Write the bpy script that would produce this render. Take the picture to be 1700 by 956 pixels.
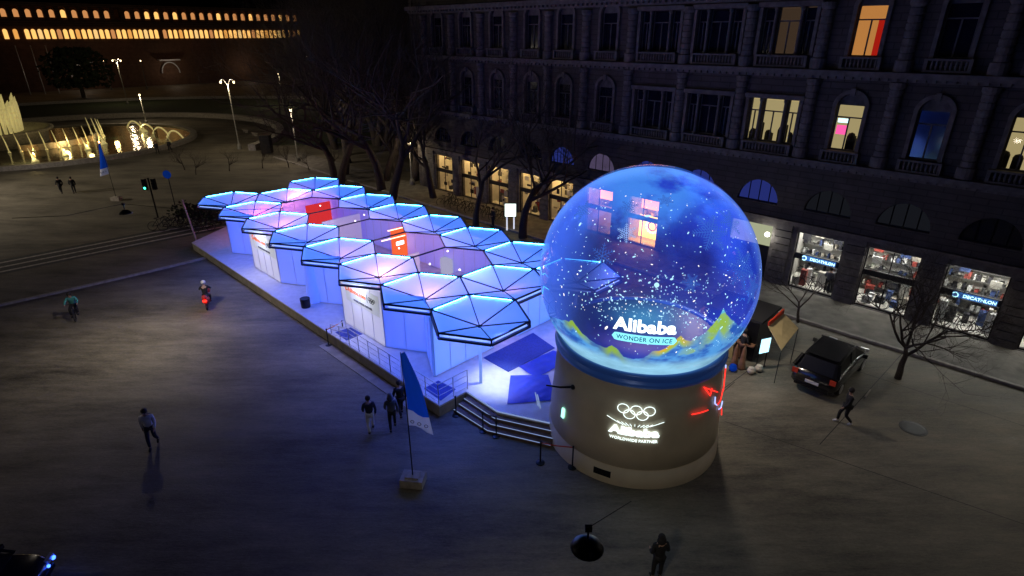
import bpy, bmesh, math, random
import numpy as np
from mathutils import Vector, Matrix
R = math.radians
PI = math.pi
for o in list(bpy.data.objects): bpy.data.objects.remove(o)
sc = bpy.context.scene
COL = sc.collection
random.seed(7)

# ------------------------------------------------------------------ camera
cam_d = bpy.data.cameras.new('camera'); cam = bpy.data.objects.new('camera', cam_d); COL.objects.link(cam)
cam.location = (0, 0, 15); cam.rotation_euler = (R(90 - 23.9), 0, 0)
cam_d.sensor_width = 36; cam_d.lens = 951 / 1700 * 36; cam_d.clip_end = 2000; cam_d.clip_start = 0.1
sc.camera = cam
# ------------------------------------------------------------------ night sky
w = bpy.data.worlds.new('World'); sc.world = w; w.use_nodes = True
nt = w.node_tree; bg = nt.nodes['Background']
sky = nt.nodes.new('ShaderNodeTexSky'); sky.sky_type = 'NISHITA'; sky.sun_disc = False
sky.sun_elevation = R(-3.0); sky.sun_rotation = R(200); sky.altitude = 120; sky.ozone_density = 3
tint = nt.nodes.new('ShaderNodeMix'); tint.data_type = 'RGBA'; tint.blend_type = 'MULTIPLY'; tint.inputs[0].default_value = 1
nt.links.new(sky.outputs[0], tint.inputs[6]); tint.inputs[7].default_value = (1.0, 0.62, 0.72, 1)
nt.links.new(tint.outputs[2], bg.inputs[0]); bg.inputs[1].default_value = 0.03
# faint moon / city glow from behind the camera
sd = bpy.data.lights.new('moon', 'SUN'); sd.energy = 0.004; sd.angle = R(20); sd.color = (0.62, 0.5, 1.0)
so = bpy.data.objects.new('moon', sd); COL.objects.link(so); so.rotation_euler = (R(48), 0, R(25))
sc.view_settings.view_transform = 'Standard'; sc.view_settings.look = 'None'
sc.view_settings.exposure = 0.0; sc.view_settings.gamma = 1.0
sc.view_settings.use_curve_mapping = False
sc.render.engine = 'CYCLES'
sc.cycles.max_bounces = 6; sc.cycles.diffuse_bounces = 2; sc.cycles.glossy_bounces = 2
sc.cycles.transmission_bounces = 4; sc.cycles.transparent_max_bounces = 24
sc.cycles.sample_clamp_indirect = 3; sc.cycles.sample_clamp_direct = 0
sc.cycles.caustics_reflective = False; sc.cycles.caustics_refractive = False
sc.cycles.use_light_tree = True

# ------------------------------------------------------------------ frames
O = (-1.401, 21.928)                    # centre of the front roof module
UA = R(135.446); UX, UY = math.cos(UA), math.sin(UA); VX, VY = math.sin(UA), -math.cos(UA)
def W(u, v, z=0.0): return Vector((O[0] + u * UX + v * VX, O[1] + u * UY + v * VY, z))
CB = math.cos(R(23.9)); SB = math.sin(R(23.9))
def ray(x, y):
    a = (x - 850) / 951; b = (478 - y) / 951
    return Vector((a, CB + b * SB, -SB + b * CB))
def at(x, y, z=0.0):                      # a photo pixel's point at height z
    d = ray(x, y); return Vector((0, 0, 15)) + d * ((z - 15) / d.z)

# ------------------------------------------------------------------ materials
def mat(name, col=(.5, .5, .5), rough=.6, metal=0, em=None, es=1.0, noise=0, nscale=8, bump=0, bscale=30, spec=.5, coat=0):
    m = bpy.data.materials.new(name); m.use_nodes = True; t = m.node_tree; p = t.nodes['Principled BSDF']
    p.inputs['Base Color'].default_value = (*col, 1); p.inputs['Roughness'].default_value = rough
    p.inputs['Metallic'].default_value = metal; p.inputs['Specular IOR Level'].default_value = spec
    p.inputs['Coat Weight'].default_value = coat
    if em: p.inputs['Emission Color'].default_value = (*em, 1); p.inputs['Emission Strength'].default_value = es
    if noise or bump:
        tc = t.nodes.new('ShaderNodeTexCoord')
    if noise:
        n = t.nodes.new('ShaderNodeTexNoise'); n.inputs['Scale'].default_value = nscale; n.inputs['Detail'].default_value = 6
        t.links.new(tc.outputs['Object'], n.inputs['Vector'])
        r = t.nodes.new('ShaderNodeMapRange'); r.inputs[3].default_value = 1 - noise; r.inputs[4].default_value = 1 + noise
        r.inputs[1].default_value = .3; r.inputs[2].default_value = .7
        t.links.new(n.outputs[0], r.inputs[0])
        mx = t.nodes.new('ShaderNodeVectorMath'); mx.operation = 'SCALE'; mx.inputs[0].default_value = col
        t.links.new(r.outputs[0], mx.inputs['Scale']); t.links.new(mx.outputs[0], p.inputs['Base Color'])
    if bump:
        n2 = t.nodes.new('ShaderNodeTexNoise'); n2.inputs['Scale'].default_value = bscale; n2.inputs['Detail'].default_value = 4
        t.links.new(tc.outputs['Object'], n2.inputs['Vector'])
        b = t.nodes.new('ShaderNodeBump'); b.inputs['Strength'].default_value = bump; b.inputs['Distance'].default_value = .03
        t.links.new(n2.outputs[0], b.inputs['Height']); t.links.new(b.outputs[0], p.inputs['Normal'])
    return m
def emis(name, col, s):
    m = bpy.data.materials.new(name); m.use_nodes = True; t = m.node_tree; t.nodes.clear()
    e = t.nodes.new('ShaderNodeEmission'); e.inputs[0].default_value = (*col, 1); e.inputs[1].default_value = s
    o = t.nodes.new('ShaderNodeOutputMaterial'); t.links.new(e.outputs[0], o.inputs[0]); return m
def glass(name, tint=(1, 1, 1), gl=.12, rough=.03):
    m = bpy.data.materials.new(name); m.use_nodes = True; t = m.node_tree; t.nodes.clear()
    a = t.nodes.new('ShaderNodeBsdfTransparent'); a.inputs[0].default_value = (*tint, 1)
    g = t.nodes.new('ShaderNodeBsdfGlossy'); g.inputs[1].default_value = rough
    f = t.nodes.new('ShaderNodeLayerWeight'); f.inputs[0].default_value = .5
    pw = t.nodes.new('ShaderNodeMath'); pw.operation = 'POWER'; pw.inputs[1].default_value = 4; t.links.new(f.outputs['Facing'], pw.inputs[0])
    mu = t.nodes.new('ShaderNodeMath'); mu.operation = 'MULTIPLY_ADD'; mu.inputs[1].default_value = .75; mu.inputs[2].default_value = gl * .4; mu.use_clamp = True
    t.links.new(pw.outputs[0], mu.inputs[0])
    mx = t.nodes.new('ShaderNodeMixShader'); t.links.new(mu.outputs[0], mx.inputs[0])
    t.links.new(a.outputs[0], mx.inputs[1]); t.links.new(g.outputs[0], mx.inputs[2])
    o = t.nodes.new('ShaderNodeOutputMaterial'); t.links.new(mx.outputs[0], o.inputs[0]); return m
def membrane(name, col, es, trl=.5, base=(.75, .78, .83)):      # internally lit translucent skin; on flags the glow is painted in
    m = bpy.data.materials.new(name); m.use_nodes = True; t = m.node_tree; t.nodes.clear()
    d = t.nodes.new('ShaderNodeBsdfDiffuse'); d.inputs[0].default_value = (*base, 1)
    l = t.nodes.new('ShaderNodeBsdfTranslucent'); l.inputs[0].default_value = (*base, 1)
    mx = t.nodes.new('ShaderNodeMixShader'); mx.inputs[0].default_value = trl
    t.links.new(d.outputs[0], mx.inputs[1]); t.links.new(l.outputs[0], mx.inputs[2])
    e = t.nodes.new('ShaderNodeEmission'); e.inputs[0].default_value = (*col, 1); e.inputs[1].default_value = es
    ad = t.nodes.new('ShaderNodeAddShader'); t.links.new(mx.outputs[0], ad.inputs[0]); t.links.new(e.outputs[0], ad.inputs[1])
    o = t.nodes.new('ShaderNodeOutputMaterial'); t.links.new(ad.outputs[0], o.inputs[0]); return m

def ground_mat():
    m = bpy.data.materials.new('asphalt'); m.use_nodes = True; t = m.node_tree; p = t.nodes['Principled BSDF']
    g = t.nodes.new('ShaderNodeNewGeometry')
    def noise(scale, detail, sx=1, sy=1, rough=.6):
        mp = t.nodes.new('ShaderNodeMapping'); mp.inputs['Scale'].default_value = (sx, sy, 1)
        t.links.new(g.outputs['Position'], mp.inputs['Vector'])
        n = t.nodes.new('ShaderNodeTexNoise'); n.inputs['Scale'].default_value = scale; n.inputs['Detail'].default_value = detail
        n.inputs['Roughness'].default_value = rough
        t.links.new(mp.outputs[0], n.inputs['Vector']); return n
    a = noise(.22, 6, .7, 1.8, .65); b = noise(1.5, 10, .35, 1.7, .78); c = noise(11, 6, .6, 1.5, .8)
    add = t.nodes.new('ShaderNodeMath'); add.operation = 'MULTIPLY_ADD'; add.inputs[1].default_value = .9
    t.links.new(b.outputs[0], add.inputs[0]); t.links.new(a.outputs[0], add.inputs[2])
    ad2 = t.nodes.new('ShaderNodeMath'); ad2.operation = 'MULTIPLY_ADD'; ad2.inputs[1].default_value = .55
    t.links.new(c.outputs[0], ad2.inputs[0]); t.links.new(add.outputs[0], ad2.inputs[2])
    nrm_ = t.nodes.new('ShaderNodeMath'); nrm_.operation = 'DIVIDE'; nrm_.inputs[1].default_value = 2.05; t.links.new(ad2.outputs[0], nrm_.inputs[0])
    cr = t.nodes.new('ShaderNodeValToRGB'); t.links.new(nrm_.outputs[0], cr.inputs[0])
    cr.color_ramp.elements[0].position = .47; cr.color_ramp.elements[0].color = (.04, .036, .028, 1)
    cr.color_ramp.elements[1].position = 1.0; cr.color_ramp.elements[1].color = (.26, .235, .18, 1)
    cr.color_ramp.elements[1].position = .72
    t.links.new(cr.outputs[0], p.inputs['Base Color'])
    rr = t.nodes.new('ShaderNodeMapRange'); rr.inputs[1].default_value = .3; rr.inputs[2].default_value = .7; rr.inputs[3].default_value = .5; rr.inputs[4].default_value = .85
    t.links.new(b.outputs[0], rr.inputs[0]); t.links.new(rr.outputs[0], p.inputs['Roughness'])
    bp = t.nodes.new('ShaderNodeBump'); bp.inputs['Strength'].default_value = .9; bp.inputs['Distance'].default_value = .03
    t.links.new(ad2.outputs[0], bp.inputs['Height']); t.links.new(bp.outputs[0], p.inputs['Normal'])
    return m
def stone_mat(name, col, bw=1.3, bh=.34):
    m = mat(name, col, .85); t = m.node_tree; p = t.nodes['Principled BSDF']
    g = t.nodes.new('ShaderNodeNewGeometry'); 
    mp = t.nodes.new('ShaderNodeMapping'); mp.vector_type = 'POINT'; mp.inputs['Rotation'].default_value = (0, 0, -UA)
    t.links.new(g.outputs['Position'], mp.inputs[0])
    s = t.nodes.new('ShaderNodeSeparateXYZ'); t.links.new(mp.outputs[0], s.inputs[0])
    c = t.nodes.new('ShaderNodeCombineXYZ')
    t.links.new(s.outputs[0], c.inputs[0]); t.links.new(s.outputs[2], c.inputs[1])
    b = t.nodes.new('ShaderNodeTexBrick'); t.links.new(c.outputs[0], b.inputs[0]); b.inputs['Scale'].default_value = 1
    b.inputs['Brick Width'].default_value = bw; b.inputs['Row Height'].default_value = bh; b.inputs['Mortar Size'].default_value = .025
    b.inputs['Color1'].default_value = (*col, 1); b.inputs['Color2'].default_value = (*[q * .85 for q in col], 1)
    b.inputs['Mortar'].default_value = (*[q * .55 for q in col], 1)
    n = t.nodes.new('ShaderNodeTexNoise'); n.inputs['Scale'].default_value = 1.2; n.inputs['Detail'].default_value = 8
    t.links.new(g.outputs['Position'], n.inputs[0])
    mx = t.nodes.new('ShaderNodeMix'); mx.data_type = 'RGBA'; mx.blend_type = 'MULTIPLY'; mx.inputs[0].default_value = .7
    t.links.new(b.outputs[0], mx.inputs[6]); t.links.new(n.outputs[0], mx.inputs[7])
    t.links.new(mx.outputs[2], p.inputs['Base Color'])
    bp = t.nodes.new('ShaderNodeBump'); bp.inputs['Strength'].default_value = .6; bp.inputs['Distance'].default_value = .04; bp.invert = True
    t.links.new(b.outputs['Fac'], bp.inputs['Height']); t.links.new(bp.outputs[0], p.inputs['Normal'])
    return m

M = dict(
    asphalt=ground_mat(), road=mat('road', (.05, .05, .052), .6, noise=.3, nscale=3, bump=.4),
    pave=mat('paving', (.17, .16, .145), .8, noise=.35, nscale=1.5, bump=.4), kerb=mat('kerb_stone', (.32, .3, .28), .8, noise=.25, nscale=4),
    paint=mat('road_paint', (.5, .48, .42), .8, noise=.4, nscale=5), joint=mat('joint', (.03, .03, .03), .9),
    grass=mat('grass', (.04, .055, .025), .95, noise=.5, nscale=4, bump=1),
    stone=stone_mat('facade_stone', (.13, .11, .11)), trim=mat('trim_stone', (.17, .15, .145), .85, noise=.3, nscale=3, bump=.4),
    trimd=mat('pier_stone', (.13, .12, .12), .85, noise=.35, nscale=3, bump=.4),
    brick=stone_mat('castle_brick', (.3, .16, .1), .7, .3),
    dark=mat('dark_metal', (.02, .02, .025), .35, .6), frame=mat('navy_frame', (.012, .018, .07), .35, .3),
    steel=mat('steel', (.75, .75, .78), .3, .7), white=mat('white_paint', (.8, .8, .82), .5, noise=.06, nscale=2),
    rubber=mat('rubber', (.02, .02, .02), .8), wood=mat('bark', (.07, .055, .045), .95, noise=.4, nscale=20, bump=1, bscale=40),
    deck=mat('pale_deck', (.62, .62, .66), .55, noise=.1, nscale=3), platside=mat('platform_side', (.3, .27, .22), .8, noise=.25, nscale=2, bump=.3),
    riser=mat('step_riser', (.16, .1, .075), .7, noise=.3, nscale=5), matblue=mat('mat_blue', (.035, .06, .3), .8, noise=.2, nscale=14, bump=.5),
    tarp=mat('tarpaulin', (.025, .05, .5), .5, noise=.15, nscale=3), basew=mat('plinth_render', (.66, .58, .44), .72, noise=.08, nscale=1.2),
    ring=mat('plinth_ring', (.06, .14, .38), .35, .2, em=(.02, .08, .4), es=.10),
    water=mat('water', (.01, .02, .015), .08, bump=.8, bscale=2.0), jet=mat('water_jet', (.8, .8, .6), .4, em=(1, .8, .28), es=.3, noise=.3, nscale=2),  # jets carry a yellow glow of their own that stands for lit water
    skin=mat('skin', (.45, .28, .2), .6), black=mat('black_cloth', (.015, .015, .018), .85), grey=mat('grey_cloth', (.16, .16, .18), .85),
    wcloth=mat('white_cloth', (.75, .75, .75), .8), teal=mat('teal_cloth', (.06, .3, .28), .8), red=mat('red_paint', (.5, .02, .01), .35, coat=.4),
    hair=mat('hair', (.02, .015, .012), .7), navy=mat('navy_cloth', (.02, .025, .05), .85),
    carp=mat('black_car_paint', (.012, .012, .015), .22, .3, coat=.7), cglass=mat('car_glass', (.008, .008, .01), .4, 0, spec=.15),
    tan=mat('tan_canvas', (.5, .4, .2), .8, noise=.1, nscale=3), redtrim=mat('red_trim', (.6, .05, .02), .5), brown=mat('brown_panel', (.22, .11, .06), .6, noise=.3, nscale=4),
    orange=mat('orange_belt', (.8, .22, .06), .6), conc=mat('concrete', (.42, .38, .32), .85, noise=.25, nscale=5),
    flagb=membrane('flag_blue', (.01, .09, .5), .14, .6, (.01, .09, .62)), flagw=membrane('flag_white', (.5, .6, 1), .05, .6, (.8, .8, .85)),  # flag cloth glows slightly in place of light falling on and through it
    shopw=mat('shop_wall', (.8, .78, .72), .8, noise=.15, nscale=1), paneglass=glass('window_glass', (.85, .88, .9), .08),
    roofglass=glass('roof_glass', (.66, .6, .72), .10, .05), darkglass=mat('dark_glass', (.01, .012, .03), .08, spec=.8),
    e_white=emis('lamp_white', (1, .95, .85), 8), e_warm=emis('lamp_warm', (1, .75, .4), 6), e_castle=emis('castle_lit', (1, .52, .14), 1.3), e_castle2=emis('castle_lit_dim', (1, .42, .14), .6), e_castle3=emis('castle_lit_gold', (1, .62, .22), 1.0), e_castle4=emis('castle_lit_deep', (1, .45, .1), .85),
    e_strip=emis('led_cyan', (.06, .5, 1), 55), e_fascia=emis('led_fascia', (.25, .4, 1), 1.6), e_step=emis('led_step', (.4, .55, 1), .55),
    memb=membrane('membrane_blue', (.06, .21, 1.0), .92), memb_in=None,
    wallb=membrane('wall_blue', (.03, .13, 1), .46, .22), postw=mat('post_painted_glow', (.8, .8, .85), .5, em=(.2, .4, 1), es=.35), wallf=membrane('front_wall_blue', (.06, .25, 1), .5, .2), wallw=membrane('wall_white', (.8, .8, 1), .26, .3),  # posts get a faint blue glow in place of light falling on them
    e_orange=emis('orange_screen', (1, .16, .04), 1.8), e_red=emis('red_screen', (1, .05, .05), 1.3), e_pale=emis('pale_lightbox', (.75, .8, 1), .9),
    e_neonw=emis('neon_white', (.85, 1, .97), 1.7), e_neonr=emis('neon_red', (1, .03, .02), 1.8), e_neonb=emis('neon_blue', (.4, .5, 1), 1.6), e_green=emis('exit_light', (.35, 1, .85), 2.2),
    e_sign=emis('shop_sign', (.55, .95, 1), 2.2), e_signb=emis('shop_sign_blue', (.06, .25, .8), .7), e_tl=emis('green_signal', (.05, 1, .5), 6), e_tail=emis('tail_light', (1, .02, .01), 5),
    e_screen=emis('screen', (.45, .85, 1), 2.0), e_blue=emis('blue_beacon', (.03, .1, 1), 8), e_beige=emis('room_light', (1, .78, .36), .42), e_or2=emis('room_orange', (1, .4, .1), .55),
    e_dimroom=emis('room_dim', (.5, .3, .18), .10), e_lun=emis('lunette_blue', (.08, .12, .75), .20), e_lunp=emis('lunette_pale', (.4, .3, .6), .16), e_lung=emis('lunette_grey', (.2, .22, .3), .035),
    e_shop=emis('shop_light', (1, .97, .88), 40), e_shopw=emis('shop_light_warm', (1, .62, .22), 20), e_pink=emis('pink_screen', (1, .1, .35), 1.4), e_red2=emis('red_curtain', (.7, .02, .01), .6),
    e_text_w=emis('text_white', (.85, 1, 1), 2.2), e_text_g=emis('text_green', (.55, 1, .75), 1.6), e_bar=emis('bar_cyan', (.25, .85, 1), 1.3), e_bartext=emis('bar_text', (.0, .1, .3), .6),
    e_snow=emis('snow_dot', (.45, .8, 1), 1.25), e_snow2=emis('snow_dot_warm', (1, .95, .9), 1.6), e_flake=emis('snowflake_light', (.08, .25, 1), .55),
    e_cream=emis('cream_panel', (.9, .95, .6), .42), torange=mat('orange_print', (.9, .18, .02), .6, em=(.9, .15, .01), es=.35), tblack=mat('black_print', (.02, .02, .03), .6),
    signpl=mat('sign_plate', (.7, .72, .66), .6, em=(.8, .85, .75), es=.22), cushion=mat('bag_cloth', (.55, .5, .42), .8),
)

# ------------------------------------------------------------------ mesh builder
class MB:
    def __init__(s): s.v = []; s.f = []; s.mi = []; s.cur = 0
    def add(s, vs, fs):
        b = len(s.v); s.v += [Vector(p) for p in vs]
        for f in fs: s.f.append([b + i for i in f]); s.mi.append(s.cur)
        return s
    def hexa(s, p):    # 8 points: bottom 4 ccw, top 4
        return s.add(p, [(3, 2, 1, 0), (4, 5, 6, 7), (0, 1, 5, 4), (1, 2, 6, 5), (2, 3, 7, 6), (3, 0, 4, 7)])
    def box(s, c, d, rz=0.0):
        cx, cy, cz = c; x, y, z = d[0] / 2, d[1] / 2, d[2] / 2; ca, sa = math.cos(rz), math.sin(rz)
        q = [(-x, -y), (x, -y), (x, y), (-x, y)]
        return s.hexa([(cx + a * ca - b * sa, cy + a * sa + b * ca, cz + k) for k in (-z, z) for a, b in q])
    def uvbox(s, u0, u1, v0, v1, z0, z1):   # box in the pavilion / facade frame
        if u0 > u1: u0, u1 = u1, u0
        q = [(u0, v0), (u0, v1), (u1, v1), (u1, v0)]
        return s.hexa([W(a, b, z) for z in (z0, z1) for a, b in q])
    def bar(s, a, b, wd, h=None, up=Vector((0, 0, 1))):
        a = Vector(a); b = Vector(b); h = h or wd; d = (b - a).normalized()
        if abs(d.dot(up)) > .99: up = Vector((1, 0, 0))
        x = d.cross(up).normalized() * wd / 2; y = x.cross(d).normalized() * h / 2
        return s.hexa([a - x - y, a + x - y, a + x + y, a - x + y, b - x - y, b + x - y, b + x + y, b - x + y])
    def tube(s, pts, r, n=8, cap=True, closed=False):
        pts = [Vector(p) for p in pts]; m = len(pts)
        rs = r if isinstance(r, (list, tuple)) else [r] * m
        rings = []; up = None
        for i, p in enumerate(pts):
            if closed: d = (pts[(i + 1) % m] - pts[i - 1]).normalized()
            else: d = (pts[min(i + 1, m - 1)] - pts[max(i - 1, 0)]).normalized()
            if up is None: up = Vector((0, 0, 1)) if abs(d.z) < .9 else Vector((1, 0, 0))
            x = d.cross(up).normalized(); y = x.cross(d).normalized(); up = y if abs(y.dot(d)) < .5 else up
            rings.append([p + (x * math.cos(2 * PI * k / n) + y * math.sin(2 * PI * k / n)) * rs[i] for k in range(n)])
        vs = [q for rg in rings for q in rg]; fs = []
        for i in range(m if closed else m - 1):
            j = (i + 1) % m
            for k in range(n): fs.append((i * n + k, i * n + (k + 1) % n, j * n + (k + 1) % n, j * n + k))
        if cap and not closed: fs.append(tuple(range(n - 1, -1, -1))); fs.append(tuple((m - 1) * n + k for k in range(n)))
        return s.add(vs, fs)
    def lathe(s, prof, c=(0, 0, 0), n=32, a0=0, a1=2 * PI):
        c = Vector(c); full = abs(a1 - a0 - 2 * PI) < 1e-6; k = n if full else n + 1; vs = []
        for i in range(k):
            a = a0 + (a1 - a0) * i / n
            for (r, z) in prof: vs.append(c + Vector((r * math.cos(a), r * math.sin(a), z)))
        m = len(prof); fs = []
        for i in range(n):
            j = (i + 1) % k
            for q in range(m - 1): fs.append((i * m + q, j * m + q, j * m + q + 1, i * m + q + 1))
        return s.add(vs, fs)
    def prism(s, pts, dz):     # polygon (3D points) extruded by vector
        pts = [Vector(p) for p in pts]; n = len(pts); d = Vector(dz)
        return s.add(pts + [p + d for p in pts], [tuple(range(n - 1, -1, -1)), tuple(range(n, 2 * n))] + [(i, (i + 1) % n, n + (i + 1) % n, n + i) for i in range(n)])
    def ball(s, c, r, n=10, sx=1, sy=1, sz=1):
        c = Vector(c); m = max(4, n // 2); vs = [c + Vector((0, 0, -r * sz))]; fs = []
        for i in range(1, m):
            t = -PI / 2 + PI * i / m
            for k in range(n): vs.append(c + Vector((r * sx * math.cos(t) * math.cos(2 * PI * k / n), r * sy * math.cos(t) * math.sin(2 * PI * k / n), r * sz * math.sin(t))))
        vs.append(c + Vector((0, 0, r * sz))); L = len(vs) - 1
        for k in range(n): fs.append((0, 1 + (k + 1) % n, 1 + k)); fs.append((L, L - n + k, L - n + (k + 1) % n))
        for i in range(m - 2):
            for k in range(n): a = 1 + i * n; fs.append((a + k, a + (k + 1) % n, a + n + (k + 1) % n, a + n + k))
        return s.add(vs, fs)
OFF = {}
def off_of(o):
    return OFF.get(o.name, Vector((0, 0, 0))) if o else Vector((0, 0, 0))
def build(name, mb, m, parent=None, smooth=False):
    me = bpy.data.meshes.new(name); of = off_of(parent)
    me.from_pydata([tuple(p - of) for p in mb.v], [], mb.f)
    if isinstance(m, (list, tuple)):
        for q in m: me.materials.append(q)
        me.polygons.foreach_set('material_index', mb.mi)
    else: me.materials.append(m)
    if smooth: me.polygons.foreach_set('use_smooth', [True] * len(me.polygons))
    bm = bmesh.new(); bm.from_mesh(me); bmesh.ops.recalc_face_normals(bm, faces=bm.faces); bm.to_mesh(me); bm.free()
    o = bpy.data.objects.new(name, me); COL.objects.link(o)
    if parent: o.parent = parent
    OFF[o.name] = of
    return o
def tag(o, label, cat, group=None):
    o['label'] = label; o['category'] = cat
    if group: o['group'] = group
    return o
def thing(name, label, cat, loc=(0, 0, 0), group=None):
    o = bpy.data.objects.new(name, None); COL.objects.link(o); o.location = loc; o.empty_display_size = .2
    OFF[o.name] = Vector(loc); return tag(o, label, cat, group)
def struct(name, mb, m, smooth=False):
    o = build(name, mb, m, None, smooth); o['kind'] = 'structure'; return o
def stuff(name, mb, m, label, cat):
    o = build(name, mb, m); o['kind'] = 'stuff'; tag(o, label, cat); return o
def single(name, mb, m, label, cat, group=None, smooth=False):   # one-mesh thing whose origin is at its base
    n = len(mb.v); cx = sum(p.x for p in mb.v) / n; cy = sum(p.y for p in mb.v) / n; cz = min(p.z for p in mb.v)
    of = Vector((cx, cy, cz)); mb.v = [p - of for p in mb.v]
    o = build(name, mb, m, None, smooth); o.location = of; tag(o, label, cat, group); return o
def copy_tree(o, parent=None):
    c = o.copy(); COL.objects.link(c)
    if parent: c.parent = parent
    for ch in list(o.children): copy_tree(ch, c)
    return c
def put(o, loc, rz=0.0, label=None, s=None):
    o.location = loc; o.rotation_euler = (0, 0, rz)
    if label: o['label'] = label
    if s: o.scale = (s, s, s)
    return o
def text(string, size, bold=.0, extrude=.0, align='CENTER', spacing=1.0, fine=0):
    cu = bpy.data.curves.new('t', 'FONT'); cu.body = string; cu.size = size; cu.offset = bold; cu.extrude = extrude
    cu.align_x = align; cu.align_y = 'CENTER'; cu.space_character = spacing; cu.resolution_u = 3
    ob = bpy.data.objects.new('t', cu); COL.objects.link(ob); dg = bpy.context.evaluated_depsgraph_get(); dg.update()
    me = bpy.data.meshes.new_from_object(ob.evaluated_get(dg))
    if fine:
        bm = bmesh.new(); bm.from_mesh(me)
        bmesh.ops.triangulate(bm, faces=bm.faces)
        bmesh.ops.subdivide_edges(bm, edges=[e for e in bm.edges if e.calc_length() > fine], cuts=2)
        bm.to_mesh(me); bm.free()
    mb = MB(); mb.add([v.co.copy() for v in me.vertices], [tuple(p.vertices) for p in me.polygons])
    bpy.data.objects.remove(ob); bpy.data.curves.remove(cu); bpy.data.meshes.remove(me)
    return mb
def remap(mb, fn): mb.v = [Vector(fn(p)) for p in mb.v]; return mb
def merge(a, b): a.add(b.v, b.f); return a

# ------------------------------------------------------------------ ground
mb = MB(); mb.add([(-900, -60, 0), (600, -60, 0), (600, 1200, 0), (-900, 1200, 0)], [(0, 1, 2, 3)])
struct('ground', mb, M['asphalt'])
# pavement strip in front of the facade and the kerb edging it
mb = MB(); mb.uvbox(-30, 60, 17.9, 21.9, .0, .12); struct('pavement', mb, M['pave'])
mb = MB(); mb.uvbox(-30, 60, 17.7, 17.9, .0, .13); struct('pavement_kerb', mb, M['kerb'])
def strip(pts, wd, z=.004, hgt=0):
    mb = MB()
    for a, b in zip(pts[:-1], pts[1:]):
        a = Vector((a[0], a[1], z)); b = Vector((b[0], b[1], z)); d = (b - a).normalized(); x = Vector((d.y, -d.x, 0)) * wd / 2
        if hgt: mb.prism([a - x, a + x, b + x, b - x], (0, 0, hgt))
        else: mb.add([a - x, a + x, b + x, b - x], [(0, 1, 2, 3)])
    return mb
kl = [(-40, 23.2), (-30.89, 31.16), (-28.15, 33.6), (-24.89, 36.6), (-21.6, 39.9)]
struct('kerb', strip(kl, .22, .0, .13), M['kerb'])
# darker roadway band crossing on the left with worn pale lines
d = Vector((.715, .70)); 
def road_quad(p0, p1, off0, off1, z):
    n = Vector((-.70, .715)); a = Vector(p0); b = Vector(p1)
    return [(*(a + n * off0), z), (*(b + n * off0), z), (*(b + n * off1), z), (*(a + n * off1), z)]
mb = MB(); mb.add(road_quad((-47, 24.5), (-14, 56), 0, 3.6, .004), [(0, 1, 2, 3)]); struct('road', mb, M['road'])
mb = MB()
for k, o_ in enumerate((.5, 1.6, 2.7)): mb.add(road_quad((-47, 24.5), (-14, 56), o_, o_ + .28, .008), [(0, 1, 2, 3)])
struct('road_marking', mb, M['paint'])
# paving joints and ground seams right of the globe
mb = MB()
for a, b in (((9.0, 19.9), (18.5, 13.4)), ((9.3, 21.9), (12.6, 24.9)), ((12.3, 18.4), (20, 25.5)), ((8.4, 20.8), (10.5, 22.9)), ((13.2, 27.2), (22.5, 18.6))):
    merge(mb, strip([a, b], .035, .004))
struct('paving_joint', mb, M['joint'])
# park lawns and the walk around the fountain
FC = Vector((-68.0, 86.0))
def ring(c, r0, r1, a0, a1, z0, z1, n=64):
    mb = MB()
    for i in range(n):
        a = a0 + (a1 - a0) * i / n; b = a0 + (a1 - a0) * (i + 1) / n
        q = [(c.x + r * math.cos(t), c.y + r * math.sin(t)) for r, t in ((r0, a), (r1, a), (r1, b), (r0, b))]
        mb.hexa([(x, y, z) for z in (z0, z1) for x, y in q])
    return mb
struct('lawn', ring(FC, 32.5, 66, R(0), R(200), .0, .10), M['grass'])
o = build('park_wall', ring(FC, 31.2, 32.3, R(-8), R(170), 0, .85), M['kerb']); tag(o, 'low curved stone wall sweeping round the far side of the fountain plaza', 'wall')
o = build('park_wall', ring(FC, 66, 66.8, R(20), R(170), 0, .7), M['kerb']); tag(o, 'pale low wall line behind the dark lawn in front of the castle', 'wall')

# ------------------------------------------------------------------ fountain
ft = thing('fountain', 'large round fountain basin with raised centre pool lit yellow', 'fountain', (FC.x, FC.y, 0))
build('basin_rim', ring(FC, 18.3, 19.2, 0, 2 * PI, 0, .55), M['kerb'], ft)
mb = MB(); mb.lathe([(0, .35), (18.3, .35)], (FC.x, FC.y, 0), 64); build('basin_water', mb, M['water'], ft)
ic = Vector((-77.5, 84.0))
mb = MB(); mb.lathe([(8.6, .3), (8.9, 1.9), (9.6, 2.1), (9.6, 2.4), (8.8, 2.4), (8.8, 2.0), (0, 2.0)], (ic.x, ic.y, 0), 48); build('raised_pool', mb, M['kerb'], ft, True)
def lampw(name, kind, loc, e, col, size=.2, spot=None, blend=.6, rot=None):
    l = bpy.data.lights.new(name, kind); l.energy = e; l.color = col
    if kind == 'AREA': l.size = size
    else: l.shadow_soft_size = size
    if kind == 'SPOT': l.spot_size = R(spot); l.spot_blend = blend
    ob = bpy.data.objects.new(name, l); COL.objects.link(ob); ob.location = loc
    if rot: ob.rotation_euler = rot
    return ob
rnd = random.Random(3)
mb = MB()                      # the tall central curtain of water
for k in range(44):
    a = 2 * PI * k / 44; p = Vector((ic.x + 5.8 * math.cos(a), ic.y + 5.8 * math.sin(a), 2)); h = rnd.uniform(3.3, 4.6) * (1 + .18 * math.sin(2 * a))
    mb.tube([p, p + Vector((.1, 0, h * .5)), p + Vector((.25, 0, h * .85)), p + Vector((.5, 0, h))], [.2, .3, .24, .04], 6)
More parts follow.
